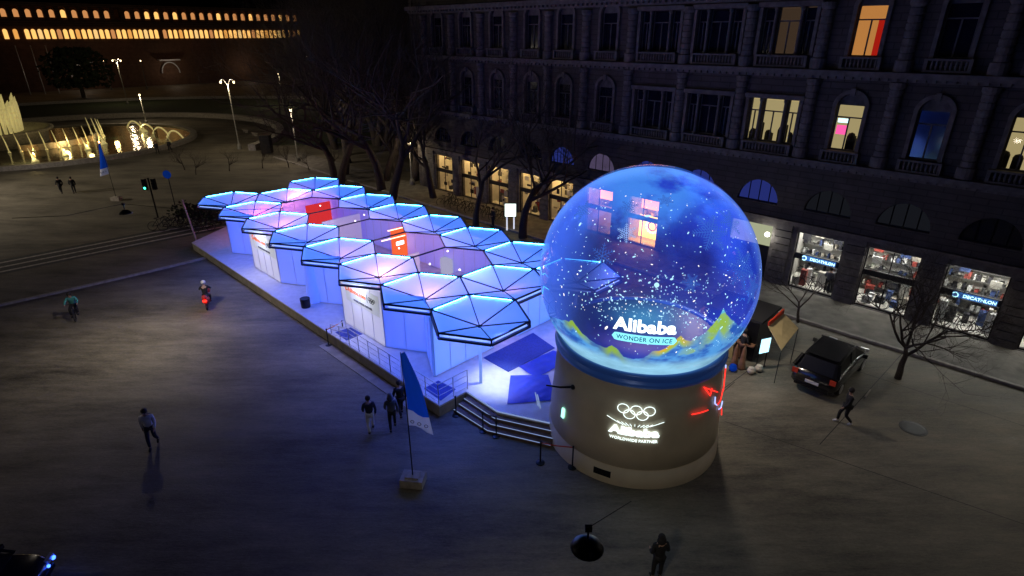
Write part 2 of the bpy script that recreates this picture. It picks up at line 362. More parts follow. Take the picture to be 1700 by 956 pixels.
build('water_curtain', mb, M['jet'], ft, True)
for k in range(16):
    a = R(-75 + 150 * k / 15); p = Vector((-69.5 + 7.5 * math.cos(a), 86 + 8.5 * math.sin(a), .4))
    mb = MB(); mb.tube([p, p + Vector((-.1, 0, 1.3)), p + Vector((-.3, 0, 2.5))], [.07, .08, .03], 5); mb.tube([p, p + Vector((0, 0, .3))], [.2, .06], 8)
    build('water_jet', mb, M['jet'], ft, True)
for (x, y) in ((-59.72, 72.02), (-58.73, 75.93), (-58.73, 80.26), (-59.2, 84.5), (-57.0, 91.0), (-60, 96)):
    mb = MB(); p = Vector((x, y, .35)); mb.tube([p, p + Vector((-.2, .1, .5)), p + Vector((-.6, .2, 1.7))], [.45, .14, .04], 7); build('water_jet', mb, M['jet'], ft, True)
for k in range(4):             # arcs of water at the far rim
    p = Vector((-66 + 4.2 * k, 101 - 3.5 * k, .4)); mb = MB()
    mb.tube([p + Vector((3.2 * s_, -1.2 * s_, 4.4 * s_ * (1 - s_) )) for s_ in [i / 8 for i in range(9)]], .13, 5); build('water_jet', mb, M['jet'], ft, True)
mb = MB(); rw_ = []
for k in range(13):
    a = R(-70 + 110 * k / 12); rw_.append(Vector((-69.5 + 6.6 * math.cos(a), 86 + 7.4 * math.sin(a), .36)))
for a, b in zip(rw_[:-1], rw_[1:]): mb.bar(a + Vector((0, 0, .4)), b + Vector((0, 0, .4)), .3, .8)
build('cascade_wall', mb, M['kerb'], ft)
for k in (1, 4, 7, 10): lampw('cascade_light', 'POINT', rw_[k] + Vector((1.0, -.6, .2)), 60, (1, .5, .12), .15)
for (x, y, e) in ((-77.5, 78.2, 700), (-71.4, 84, 500), (-63, 82, 160), (-59.6, 71.4, 60), (-58.3, 75.4, 80), (-58.2, 80, 80), (-61, 97, 160), (-61, 90, 160)):
    lampw('fountain_light', 'POINT', (x, y, 1.2), e, (1, .74, .28), .3)

def aim(ob, target): ob.rotation_euler = (Vector(target) - ob.location).to_track_quat('-Z', 'Y').to_euler(); return ob
# ------------------------------------------------------------------ castle
CU_ = 200.0
def cv(px): return 8.9 + (px / 494.0) * 84.9 * (1 + .00)    # rough v of the lit row along the wall
castle = thing('castle_wall', 'long brick castle wall with two rows of glowing orange arched openings', 'castle', W(CU_, 40, 0))
mb = MB(); mb.uvbox(CU_, CU_ + 12, -140, 150, 0, 19.0); build('wall', mb, M['brick'], castle)
mb = MB(); v = -140
mb.uvbox(CU_ - .8, CU_ - .003, -140, 150, 16.8, 18.6); build('gallery', mb, M['brick'], castle)
mb = MB(); v = -60.0
while v < 110: mb.uvbox(CU_ - .8, CU_ + .6, v, v + 1.15, 19.003, 22.0); v += 2.65
mb.uvbox(CU_ - .8, CU_ + 9, -60, 110, 22.003, 23.0); mb.uvbox(CU_ + 8.8, CU_ + 9, -60, 110, 19.003, 22.0)
build('battlement', mb, M['brick'], castle)
def arch_panel(u, v, z0, wd, h, th=.15):
    pts = [W(u, v - wd / 2, z0), W(u, v + wd / 2, z0)]
    for k in range(7):
        a = PI * k / 6; pts.append(W(u, v + wd / 2 * math.cos(a), z0 + h - wd / 2 + wd / 2 * math.sin(a)))
    mb = MB(); mb.prism(pts, W(u - th, v, 0) - W(u, v, 0)); return mb
lo = []
for a, b, n in ((-3.0, 12.2, 8), (14.7, 46.9, 23), (49.3, 86.6, 25), (88.3, 93.9, 4)):
    for k in range(n): lo.append(a + (b - a) * k / (n - 1))
for k, v in enumerate(lo): build('lit_opening', arch_panel(CU_ - .003, v, 13.8, .98, 2.5), M[('e_castle', 'e_castle3', 'e_castle', 'e_castle4', 'e_castle', 'e_castle2')[(k * k + k // 3) % 6]], castle)
rnd = random.Random(5); v = 5.0; k = 0
while v < 95:
    if not (35.8 < v < 37.4): build('lit_embrasure', arch_panel(CU_ - .05, v + .6, 19.3, 1.15, 2.0), M['e_castle2'] if rnd.random() < .35 else M['e_castle'] if rnd.random() < .3 else M['e_castle2'], castle)
    v += 2.65; k += 1
# two gate arches with a pale ledge
for v0, v1 in ((21.5, 27.6), (45.5, 51.5)):
    mb = MB(); mb.uvbox(CU_ - 2.2, CU_ - .003, v0, v1, 7.3, 7.7); build('gate_ledge', mb, M['white'], castle)
    mb = MB(); mb.tube([W(CU_ - .6, (v0 + v1) / 2 + 2.6 * math.cos(PI * k / 14), 3.6 + 3.2 * math.sin(PI * k / 14)) for k in range(15)], .18, 6); build('gate_arch', mb, M['white'], castle)
for v0 in (20, 44, 68): lampw('castle_lamp', 'POINT', W(CU_ - 5, v0 + 4, 5), 120, (1, .8, .6), .5)
for v0 in (15, 35, 55, 75, 95): aim(lampw('castle_wash', 'SPOT', W(CU_ - 9, v0, 15), 80, (1, .5, .28), .5, 120, 1), W(CU_, v0, 9))

# ------------------------------------------------------------------ palazzo facade
FV = 21.9
BAYS = [29.3, 25.35, 21.4, 17.35, 13.9, 9.95, 5.85, 1.75, -2.4, -6.6, -10.5, -14.35, -18.2, -22.0]
TRI = {5.85, 1.75, -2.4}
pal = thing('stone_palazzo', 'dark four storey stone palazzo with arched windows and lit shops at street level', 'building', W(5, FV, 0))
ops = []      # (u0,u1,z0,z1,arch)
for b in BAYS:
    ops.append((b - 1.33, b + 1.33, .16, 3.8, 0)); ops.append((b - 1.3, b + 1.3, 5.2, 6.6, 2))
    for zf in (8.95, 13.9):
        hw = .68 if b not in TRI else .62
        ops.append((b - hw, b + hw, zf, zf + 2.5 + (.55 if b not in TRI else 0), 1 if b not in TRI else 0))
        if b in TRI:
            for s_ in (-1, 1): ops.append((b + s_ * 1.13 - .3, b + s_ * 1.13 + .3, zf, zf + 2.5, 0))
def wall_open(mb, u0, u1, z0, z1, v0, v1, ops):
    us = sorted({u0, u1} | {x for o_ in ops for x in o_[:2] if u0 < x < u1})
    for a, b in zip(us[:-1], us[1:]):
        mid = (a + b) / 2; zs = z0
        for o_ in sorted([o_ for o_ in ops if o_[0] < mid < o_[1] and o_[2] >= z0 and o_[3] <= z1], key=lambda q: q[2]):
            if o_[2] > zs: mb.uvbox(a, b, v0, v1, zs, o_[2])
            zs = o_[3]
        if z1 > zs: mb.uvbox(a, b, v0, v1, zs, z1)
    for (a, b, c, d_, k) in ops:
        if not k or c < z0 or d_ > z1: continue
        r = (b - a) / 2; cu = (a + b) / 2; hgt = (d_ - c) if k == 2 else .68; zc = d_ - hgt
        for s_ in (-1, 1):
            pts = [W(cu + s_ * r, v0, zc), W(cu + s_ * r, v0, d_), W(cu, v0, d_)] + [W(cu + s_ * r * math.cos(t), v0, zc + hgt * math.sin(t)) for t in [PI / 2 * q / 8 for q in range(7, 0, -1)]]
            mb.prism(pts, W(0, v1, 0) - W(0, v0, 0))
mb = MB(); wall_open(mb, -26, 33, 0, 4.3, FV, FV + .5, ops); build('ground_floor_wall', mb, M['trimd'], pal)
mb = MB(); wall_open(mb, -26, 33, 4.3, 8.0, FV + .03, FV + .5, ops); build('mezzanine_wall', mb, M['stone'], pal)
mb = MB(); wall_open(mb, -26, 33, 8.3, 12.9, FV + .05, FV + .5, ops); wall_open(mb, -26, 33, 13.2, 17.3, FV + .05, FV + .5, ops); build('upper_wall', mb, M['stone'], pal)
mb = MB(); mb.uvbox(-26, 33, FV + .05, FV + .5, 17.3, 20); mb.uvbox(-26, 33, FV + 14, FV + 14.5, 0, 20); mb.uvbox(-26.5, -26, FV, FV + 14.5, 0, 20); mb.uvbox(33, 33.5, FV, FV + 14.5, 0, 20); mb.uvbox(-26.5, 33.5, FV, FV + 14.5, 20.003, 20.5)
build('upper_block', mb, M['stone'], pal)
for z0, z1, d_ in ((4.15, 4.42, .18), (8.0, 8.3, .55), (12.9, 13.2, .5), (16.75, 17.0, .3), (17.0, 17.35, .75)):
    mb = MB(); mb.uvbox(-26, 33.2, FV - d_, FV + .5 if z0 in (8.0, 12.9) else FV + .048, z0 + .002, z1 - .002)
    if d_ > .45:
        mb.uvbox(-26, 33.2, FV - d_ * .55, FV + .045, z0 - .16, z0)
        u = -25.8
        while u < 33: mb.uvbox(u, u + .16, FV - d_ * .85, FV + .04, z0 - .14, z0 - .002); u += .42
    build('cornice', mb, M['trim'], pal)
for zf in (8.95, 13.9):
    for b in BAYS:                 # balustrade panel under each window, with balusters
        mb = MB(); hw = 1.5 if b in TRI else 1.0
        mb.uvbox(b - hw, b - hw + .16, FV - .30, FV + .04, zf - .62, zf); mb.uvbox(b + hw - .16, b + hw, FV - .30, FV + .04, zf - .62, zf)
        mb.uvbox(b - hw, b + hw, FV - .33, FV + .04, zf - .1, zf - .003)
        mb.uvbox(b - hw, b + hw, FV - .28, FV + .04, zf - .64, zf - .54)
        u = b - hw + .26
        while u < b + hw - .2: mb.tube([W(u, FV - .18, zf - .55), W(u, FV - .18, zf - .35), W(u, FV - .18, zf - .1)], [.03, .065, .035], 6); u += .2
        build('balustrade', mb, M['trim'], pal)
        # window surround
        mb = MB(); h2 = .68 if b not in TRI else 1.45; top = 3.05 if b not in TRI else 2.5
        for s_ in (-1, 1): mb.uvbox(b + s_ * (h2 + .03), b + s_ * (h2 + .22), FV - .10, FV + .048, zf, zf + top - (.68 if b not in TRI else 0))
        if b not in TRI:
            pts = []
            for rr in (.71, .92): pts.append([W(b + rr * math.cos(t), FV - .1, zf + top - .68 + rr * math.sin(t)) for t in [PI * q / 14 for q in range(15)]])
            for q in range(14):
                a4 = [pts[0][q], pts[1][q], pts[1][q + 1], pts[0][q + 1]]; mb.prism(a4, W(0, FV + .048, 0) - W(0, FV - .1, 0))
            mb.uvbox(b - .12, b + .12, FV - .2, FV - .102, zf + top - .08, zf + top + .3)
        else:
            mb.uvbox(b - 1.75, b + 1.75, FV - .2, FV + .047, zf + 2.53, zf + 2.78)
            for s_ in (-1, 1): mb.lathe([(.0, zf), (.13, zf), (.13, zf + .1), (.09, zf + .14), (.085, zf + 2.3), (.13, zf + 2.38), (.13, zf + 2.5), (0, zf + 2.5)], W(b + s_ * .72, FV - .02, 0), 10)
        build('window_surround', mb, M['trim'], pal)
# banded half columns on the piers
PIERS = [31.3, 27.3, 23.4, 19.4, 15.6, 11.95, 8.0, 3.8, -.3, -4.45, -8.6, -12.5, -16.3, -20.1, -24]
for p_ in PIERS:
    for z0, z1 in ((8.32, 12.7), (13.22, 16.58)):
        prof = [(.0, z0), (.42, z0), (.42, z0 + .55), (.33, z0 + .6)]; z = z0 + .62
        while z < z1 - .6: prof += [(.33, z), (.33, z + .24), (.29, z + .27), (.29, z + .32)]; z += .35
        prof += [(.3, z1 - .35), (.4, z1 - .2), (.4, z1), (0, z1)]
        mb = MB(); mb.lathe(prof, W(p_, FV - .02, 0), 14); build('banded_column', mb, M['trim'], pal)
    mb = MB()
    z = .1
    while z < 4.0: mb.uvbox(p_ - .5, p_ + .5, FV - .12, FV - .003, z, z + .4); z += .46
    build('rusticated_pier', mb, M['trimd'], pal)
# openings: panes, rooms, sashes
def sash(b, z0, z1, hw, v, dark=True):
    mb = MB(); t_ = .05
    mb.uvbox(b - hw, b + hw, v, v + .06, z0, z0 + .07); mb.uvbox(b - hw, b + hw, v, v + .06, z0 + (z1 - z0) * .72, z0 + (z1 - z0) * .72 + .07)
    mb.uvbox(b - .035, b + .035, v - .004, v + .06, z0, z0 + (z1 - z0) * .72)
    for s_ in (-1, 1): mb.uvbox(b + s_ * hw, b + s_ * (hw - .06), v - .002, v + .06, z0, z1)
    return mb
def tymp(b, z1, hw, parent): mb = MB(); mb.uvbox(b - hw, b + hw, FV + .18, FV + .28, z1, z1 + .62); build('tympanum', mb, M['trimd'], parent)
def room(b, z0, z1, hw, name, mlight, parent, depth=2.2, clutter=0, seed=1):
    f = build(name, sash(b, z0, z1, hw, FV + .22), M['trimd'], parent)
    mb = MB()
    a, c = b - hw - .3, b + hw + .3
    for q in ([W(a, FV + depth, z0 - .3), W(c, FV + depth, z0 - .3), W(c, FV + depth, z1 + .2), W(a, FV + depth, z1 + .2)],
              [W(a, FV + .52, z1 + .2), W(c, FV + .52, z1 + .2), W(c, FV + depth, z1 + .2), W(a, FV + depth, z1 + .2)],
              [W(a, FV + .52, z0 - .3), W(a, FV + depth, z0 - .3), W(a, FV + depth, z1 + .2), W(a, FV + .52, z1 + .2)],
              [W(c, FV + .52, z0 - .3), W(c, FV + depth, z0 - .3), W(c, FV + depth, z1 + .2), W(c, FV + .52, z1 + .2)]):
        mb.add(q, [(0, 1, 2, 3)])
    build('lit_room', mb, mlight, f)
    if clutter:
        mb = MB(); r = random.Random(seed)
        for k in range(clutter):
            u = r.uniform(a + .2, c - .2); h = r.uniform(.3, 1.2); mb.uvbox(u - .2, u + .2, FV + .8, FV + 1.2, z0 - .3, z0 + h * .8)
            mb.ball(W(u, FV + .9, z0 + h * .8), .22, 8)
        build('furniture', mb, M['black'], f)
    mb = MB(); mb.add([W(b - hw, FV + .25, z0), W(b + hw, FV + .25, z0), W(b + hw, FV + .25, z1), W(b - hw, FV + .25, z1)], [(0, 1, 2, 3)]); build('pane', mb, M['paneglass'], f)
def darkwin(b, z0, z1, hw, m=None):
    f = build('window', sash(b, z0, z1, hw, FV + .22), M['trimd'], pal)
    mb = MB(); mb.uvbox(b - hw, b + hw, FV + .27, FV + .3, z0, z1); build('pane', mb, m or M['darkglass'], f)
LIT1 = {-2.4: ('e_beige', 3), -6.6: ('e_beige', 3), -14.35: ('e_beige', 4)}
LIT2 = {-2.4: ('e_dimroom', 0), -6.6: ('e_or2', 0)}
for b in BAYS:
    for zf, L in ((8.95, LIT1), (13.9, LIT2)):
        tri = b in TRI; z1 = zf + 2.45; hw = .62 if tri else .68
        subs = [(b, hw)] + ([(b - 1.13, .3), (b + 1.13, .3)] if tri else [])
        if not tri: tymp(b, z1, hw, pal)
        for (bb, hh) in subs:
            if b in L and not (zf > 13 and bb != b): room(bb, zf, z1 if not tri else z1 - .02, hh, 'window', M[L[b][0]], pal, 2.2, L[b][1], int(b * 10) + 50)
            else: darkwin(bb, zf, z1, hh, M['lunblue'] if False else None)
# a pink screen in the lit window and a red curtain upstairs
mb = MB(); mb.uvbox(-6.45, -5.95, FV + .6, FV + .7, 9.75, 10.25); build('pink_screen', mb, M['e_pink'], pal)
mb = MB(); mb.uvbox(-6.5, -5.95, FV + .6, FV + .66, 10.4, 10.62); build('screen_header', mb, M['e_sign'], pal)
mb = MB(); mb.uvbox(-7.15, -6.88, FV + .45, FV + .5, 13.95, 15.7); build('red_curtain', mb, M['e_red2'], pal)
# mezzanine lunettes
LUN = {-2.4: 'e_lun', -6.6: 'e_lun', -10.5: 'e_lung', 9.95: 'e_lunp', 13.9: 'e_lun', 5.85: 'e_lun', 1.75: 'e_lun'}
dimm = {-6.6: 'e_lung'}
for b in BAYS:
    pts = [W(b + 1.3 * math.cos(PI * q / 16), FV + .32, 5.2 + 1.4 * math.sin(PI * q / 16)) for q in range(17)]
    mb = MB()
    for k in (-.65, 0, .65): mb.bar(W(b + k, FV + .27, 5.2), W(b + k, FV + .27, 5.2 + 1.4 * math.sqrt(1 - (k / 1.3) ** 2)), .05)
    mb.bar(W(b - 1.3, FV + .26, 5.23), W(b + 1.3, FV + .26, 5.23), .06); mb.tube([p - (W(0, .06, 0) - W(0, 0, 0)) for p in pts], .04, 5)
    f = build('lunette_window', mb, M['dark'], pal)
    mb = MB(); mb.prism(pts, W(0, .04, 0) - W(0, 0, 0)); build('pane', mb, M[dimm.get(b, LUN[b])] if b in LUN and b > -9 else M['darkglass'] if b not in LUN else M['e_lung'], f)
# shops
def shop(b, warm, seed, sign=None, lit=1.0):
    r = random.Random(seed); u0, u1 = b - 1.33, b + 1.33; f = thing_part = None
    mb = MB()
    mb.uvbox(u0, u1, FV + .1, FV + .2, 2.1, 2.46)
    for u in (u0 + .03, (u0 + u1) / 2 if not sign else u1 - .03, u1 - .03): mb.uvbox(u - .03, u + .03, FV + .12, FV + .18, .16, 2.097); mb.uvbox(u - .03, u + .03, FV + .12, FV + .18, 2.463, 3.8)
    mb.uvbox(u0, u1, FV + .1, FV + .2, .16, .24)
    f = build('shop_window', mb, M['dark'], pal)
    mb = MB(); mb.add([W(u0, FV + .15, .16), W(u1, FV + .15, .16), W(u1, FV + .15, 3.8), W(u0, FV + .15, 3.8)], [(0, 1, 2, 3)]); build('pane', mb, M['paneglass'], f)
    mb = MB(); a, c, D = u0 - .5, u1 + .5, FV + 3.4
    mb.uvbox(a, c, D, D + .1, .1, 4.1); mb.uvbox(a, c, FV + .5, D, 0, .12); mb.uvbox(a, c, FV + .5, D, 4.0, 4.1)
    mb.uvbox(a - .1, a, FV + .5, D, .1, 4.1); mb.uvbox(c, c + .1, FV + .5, D, .1, 4.1)
    build('shop_interior', mb, M['shopw'], f)
    mb = MB()
    for k in range(3): mb.uvbox(a + .3, c - .3, FV + .8 + k * .85, FV + .92 + k * .85, 3.9, 3.96)
    build('ceiling_light', mb, M['e_warm'] if b in (5.85, 9.95) else M['e_shopw' if warm else 'e_shop'], f)
    # goods on shelves: coloured blocks
    mats = [mat('goods', c_, .6) for c_ in ((.02, .02, .03), (.3, .05, .04), (.04, .07, .2), (.6, .58, .52), (.5, .45, .38), (.06, .06, .06), (.8, .8, .8))] if 'goods' not in bpy.data.materials else [m_ for m_ in bpy.data.materials if m_.name.startswith('goods')]
    mb = MB()
    for z in (.5, 1.1, 1.6, 2.3, 2.9, 3.3):
        mb.cur = 5; mb.uvbox(a + .05, c - .05, D - .5, D - .003, z - .05, z)
        u = a + .1
        while u < c - .2:
            wd = r.uniform(.05, .22); mb.cur = r.randrange(7)
            if r.random() < .75: mb.uvbox(u, u + wd, D - .45, D - .05, z + .003, z + r.uniform(.1, .42))
            u += wd + r.uniform(.02, .15)
    for k in range(11):
        if b in (5.85, 9.95): continue
        u = r.uniform(u0, u1 - .3); mb.cur = r.randrange(7); v = r.uniform(FV + .7, FV + 2.3); h = r.uniform(.3, 1.5); mb.uvbox(u, u + r.uniform(.15, .5), v, v + .35, .125, h)
        if k < 4: z = r.uniform(2.6, 3.4); mb.uvbox(u, u + .5, v, v + .05, z, z + .4)
    if warm and b > 10:
        for k in range(26):
            u = r.uniform(u0, u1 - .3); mb.cur = r.choice((0, 1, 4, 5, 6, 3, 0, 5)); z = r.uniform(.2, 3.4); v = FV + r.uniform(.55, 1.6); mb.uvbox(u, u + r.uniform(.08, .5), v, v + .06, z, z + r.uniform(.08, .5))
    build('goods_display', mb, mats, f)
    return f
SHOPS = [(29.3, 1), (25.35, 1), (21.4, 1), (17.35, 1), (13.9, 1), (9.95, 1), (5.85, 1), (-6.6, 0), (-10.5, 0), (-14.35, 0), (-18.2, 0), (-22, 0)]
for k, (b, wm) in enumerate(SHOPS): shop(b, wm, 20 + k, b in (-6.6, -14.35))
# warm window displays that glow through the globe
for b, g in ((5.85, 1), (9.95, 0)):
    mb = MB(); mb.uvbox(b - 1.1, b + 1.1, FV + 1.6, FV + 1.66, 2.6, 3.75); build('warm_display', mb, emis('display_orange', (1, .24, .03), 9), pal)
    mb = MB(); mb.uvbox(b - (1.15 if g else .4), b + 1.15, FV + 1.6, FV + 1.66, .3, 2.05); build('warm_display', mb, emis('display_yellow', (1, .4, .02), 9 if g else .8), pal)
for k in range(14):
    a = 2 * PI * k / 14; mb = MB(); mb.ball(W(5.75 + .52 * math.cos(a), FV + 1.45, 1.35 + .52 * math.sin(a)), .085, 8); build('display_bulb', mb, M['e_warm'], pal)
mb = MB(); mb.tube([W(5.75 + .34 * math.cos(2 * PI * k / 20), FV + 1.45, 1.35 + .34 * math.sin(2 * PI * k / 20)) for k in range(20)], .05, 6, closed=True); build('display_ring', mb, M['redtrim'], pal)
mb = MB(); mb.uvbox(.42, 3.08, FV + .3, FV + .35, .16, 3.8); build('shop_shutter', mb, M['trimd'], pal)
# plain cream backlit panel beside the globe instead of a shop window
mb = MB(); mb.uvbox(-3.73, -1.07, FV + .05, FV + .12, 2.45, 3.8); f = build('cream_panel', mb, M['e_cream'], pal)
mb = MB(); mb.uvbox(-3.73, -1.07, FV + .3, FV + .35, .16, 2.44); build('shop_door', mb, M['dark'], pal)
mb = MB(); mb.ball(W(-3.5, FV - .12, 3.25), .16, 10); build('wall_lamp', mb, M['e_white'], pal)
lampw('wall_lamp_light', 'POINT', W(-3.5, FV - .5, 3.2), 45, (1, .95, .8), .15)
for b in (-6.6, -14.35):
    sg = thing('shop_sign', 'glowing cyan shop sign reading DECATHLON over the ' + ('bike window nearest the globe' if b > -8 else 'right hand bike window'), 'sign', W(b, FV - .05, 2.1), 'illuminated bike shop signs')
    mb = MB(); mb.uvbox(b - 1.15, b + .75, FV - .1, FV - .004, 2.16, 2.44); build('sign_box', mb, M['e_signb'], sg)
    t = text('DECATHLON', .235, .006, .01); remap(t, lambda p: W(b - .42 - p.x, FV - .12 - p.z, 2.30 + p.y)); build('lettering', t, M['e_sign'], sg)
    mb = MB(); mb.tube([W(b + .62 + .12 * math.cos(q), FV - .13, 2.3 + .13 * math.sin(q)) for q in [R(20 + 300 * i / 12) for i in range(13)]], .028, 5); build('logo_mark', mb, M['e_sign'], sg)
# light the shops throw on the pavement
for b, wm in SHOPS[1:12]:
    lampw('shop_glow', 'AREA', W(b, FV - .25, 3.3), 11 if not wm else 10, (1, .9, .72) if not wm else (1, .62, .25), 1.6, rot=(R(40), 0, UA + PI))

# ------------------------------------------------------------------ bicycles in the shop windows
def bicycle_meshes(root, s=1.0, col='black'):
    for x in (-.52, .52):
        mb = MB(); mb.tube([(x + .33 * math.cos(2 * PI * k / 20), 0, .34 + .33 * math.sin(2 * PI * k / 20)) for k in range(20)], .022, 5, closed=True)
        for k in range(6): a = PI * k / 6; mb.bar((x - .32 * math.cos(a), 0, .34 - .32 * math.sin(a)), (x + .32 * math.cos(a), 0, .34 + .32 * math.sin(a)), .006)
        build('wheel', mb, M['rubber'], root)
    mb = MB()
    for a, b in (((-.52, 0, .34), (-.05, 0, .3)), ((-.05, 0, .3), (-.18, 0, .85)), ((-.52, 0, .34), (-.16, 0, .72)), ((-.17, 0, .75), (.34, 0, .8)), ((-.05, 0, .3), (.36, 0, .7)), ((.34, 0, .9), (.52, 0, .34))): mb.tube([a, b], .02, 6)
    build('frame', mb, M[col], root)
    mb = MB(); mb.box((-.19, 0, .88), (.24, .11, .05)); build('saddle', mb, M['rubber'], root)
    mb = MB(); mb.tube([(.4, -.24, .98), (.33, -.1, .95), (.33, .1, .95), (.4, .24, .98)], .015, 6); build('handlebar', mb, M['rubber'], root)
    mb = MB(); mb.tube([(-.05, -.12, .18), (-.05, -.06, .3), (-.05, .06, .3), (-.05, .12, .42)], .014, 5); build('crank', mb, M['rubber'], root)
bk = thing('bicycle', 'dark bicycle displayed beside the mannequin in the shop window nearest the globe', 'bicycle', (0, 0, 0), 'bicycles on display in the shop windows')
bicycle_meshes(bk)
FZ = UA
put(bk, W(-6.35, FV + .45, .13), FZ)
for u, lab in ((-10.0, 'dark bicycle behind the middle bike shop window, left one of two'), (-11.1, 'dark bicycle behind the middle bike shop window, right one of two'), (-14.0, 'bicycle under the right hand shop sign, left one of two'), (-15.2, 'bicycle under the right hand shop sign, right one of two')):
    c = copy_tree(bk); put(c, W(u, FV + .5, .13), FZ, lab)

# ------------------------------------------------------------------ people
def skin_mesh(pts, edges, rad, sub=1):
    me = bpy.data.meshes.new('s'); me.from_pydata(pts, edges, []); ob = bpy.data.objects.new('s', me); COL.objects.link(ob)
    md = ob.modifiers.new('k', 'SKIN'); md.use_smooth_shade = True
    for i, r in enumerate(rad): me.skin_vertices[0].data[i].radius = (r, r) if not isinstance(r, tuple) else r
    for i in range(len(pts)): me.skin_vertices[0].data[i].use_root = (i == 0)
    if sub: sb = ob.modifiers.new('b', 'SUBSURF'); sb.levels = sub; sb.render_levels = sub
    dg = bpy.context.evaluated_depsgraph_get(); dg.update(); m2 = bpy.data.meshes.new_from_object(ob.evaluated_get(dg))
    mb = MB(); mb.add([v.co.copy() for v in m2.vertices], [tuple(p.vertices) for p in m2.polygons])
    bpy.data.objects.remove(ob); bpy.data.meshes.remove(me); bpy.data.meshes.remove(m2); return mb
def person(label, loc, rz, top='black', bottom='navy', pose='walk', hood=False, hairm='hair', bag=None, helmet=None, scale=1.0, shoes='rubber', group='people out on the square at night'):
    root = thing('person', label, 'person', (0, 0, 0), group)
    V_ = Vector
    if pose == 'walk':
        hip = V_((0, 0, .92)); legs = [((.09, .02, .9), (.10, .2, .5), (.1, .22, .09), (.1, .36, .04)), ((-.09, -.02, .9), (-.10, .02, .48), (-.1, -.26, .14), (-.1, -.15, .05))]
        arms = [((.19, 0, 1.4), (.25, -.08, 1.12), (.23, -.02, .88)), ((-.19, 0, 1.4), (-.25, .08, 1.12), (-.22, .22, .93))]
        chest = V_((0, .01, 1.2)); neck = V_((0, .02, 1.47)); head = V_((0, .05, 1.62)); lean = 0
    elif pose == 'stand':
        hip = V_((0, 0, .92)); legs = [((.1, 0, .9), (.11, .02, .5), (.11, 0, .09), (.12, .14, .04)), ((-.1, 0, .9), (-.11, .04, .5), (-.12, .02, .09), (-.14, .15, .04))]
        arms = [((.19, 0, 1.4), (.26, -.02, 1.13), (.24, .16, 1.0)), ((-.19, 0, 1.4), (-.26, -.03, 1.13), (-.22, .18, 1.05))]
        chest = V_((0, 0, 1.2)); neck = V_((0, .01, 1.47)); head = V_((0, .03, 1.62))
    else:   # ride (seated on a scooter or bicycle), hip at .82
        hz = .80; hip = V_((0, -.12, hz)); kn = .34 if pose == 'scooter' else .36
        legs = [((.1, -.1, hz), (.17, .3, .62), (.15, .27, .24), (.15, .42, .2)), ((-.1, -.1, hz), (-.17, .26, .66), (-.15, .2, .33), (-.15, .34, .3))]
        arms = [((.19, .02, 1.26), (.3, .2, 1.08), (.29, .42, 1.02)), ((-.19, .02, 1.26), (-.3, .2, 1.08), (-.29, .42, 1.02))]
        chest = V_((0, -.04, 1.08)); neck = V_((0, .06, 1.33)); head = V_((0, .12, 1.48))
    pts = [hip, (hip + chest) / 2, chest, (chest + neck) / 2 + V_((0, 0, .06)), neck, head - V_((0, 0, .02)), head + V_((0, 0, .09))]
    rad = [(.14, .1), (.13, .1), (.155, .11), (.14, .1), .052, .09, .07]; ed = [(0, 1), (1, 2), (2, 3), (3, 4), (4, 5), (5, 6)]
    hands = []
    for L in legs:
        b = len(pts); pts += [V_(p) for p in L]; rad += [.085, .062, .04, .03]; ed += [(0, b), (b, b + 1), (b + 1, b + 2), (b + 2, b + 3)]
    for A in arms:
        b = len(pts); pts += [V_(p) for p in A]; rad += [.058, .043, .028]; ed += [(3, b), (b, b + 1), (b + 1, b + 2)]
        wv = V_(A[2]); dr = (wv - V_(A[1])).normalized(); side = V_((1 if A[0][0] > 0 else -1, 0, 0))
        palm = wv + dr * .07; pts.append(palm); rad.append((.035, .022)); ed.append((b + 2, b + 3)); nb = dr.cross(side).normalized()
        for q in range(4):
            f1 = palm + dr * .045 + nb * (.027 - .018 * q); f2 = f1 + (dr * .6 - side * .5).normalized() * (.03 + .008 * (1.5 - abs(q - 1.5)))
            n0 = len(pts); pts += [f1, f2]; rad += [.0085, .007]; ed += [(b + 3, n0), (n0, n0 + 1)]
        th = palm + nb * .045 - side * .01; n0 = len(pts); pts += [th, th + dr * .035]; rad += [.011, .009]; ed += [(b + 3, n0), (n0, n0 + 1)]
    build('body', skin_mesh(pts, ed, rad, 1), M['skin'], root, True)
    # face details
    mb = MB(); mb.ball(head + V_((0, .098, .0)), .02, 6, .8, 1.2, 1.4); build('nose', mb, M['skin'], root)
    mb = MB()
    for s_ in (-1, 1): mb.ball(head + V_((.035 * s_, .082, .03)), .013, 6)
    build('eyes', mb, M['black'], root)
    # coat
    cp = [hip - V_((0, 0, .06)), (hip + chest) / 2, chest, (chest + neck) / 2 + V_((0, 0, .05)), neck - V_((0, 0, .02))]
    cr = [(.175, .135), (.165, .13), (.185, .14), (.165, .125), .075]; ce = [(0, 1), (1, 2), (2, 3), (3, 4)]
    for A in arms:
        b = len(cp); wv = V_(A[2]); cp += [V_(A[0]), V_(A[1]), wv]; cr += [.078, .062, .048]; ce += [(3, b), (b, b + 1), (b + 1, b + 2)]
    build('coat', skin_mesh(cp, ce, cr, 1), M[top], root, True)
    tp = [hip]; tr = [(.15, .115)]; te = []
    for L in legs:
        b = len(tp); tp += [V_(L[0]), V_(L[1]), V_(L[2]) + V_((0, 0, .03))]; tr += [.1, .078, .058]; te += [(0, b), (b, b + 1), (b + 1, b + 2)]
    build('trousers', skin_mesh(tp, te, tr, 1), M[bottom], root, True)
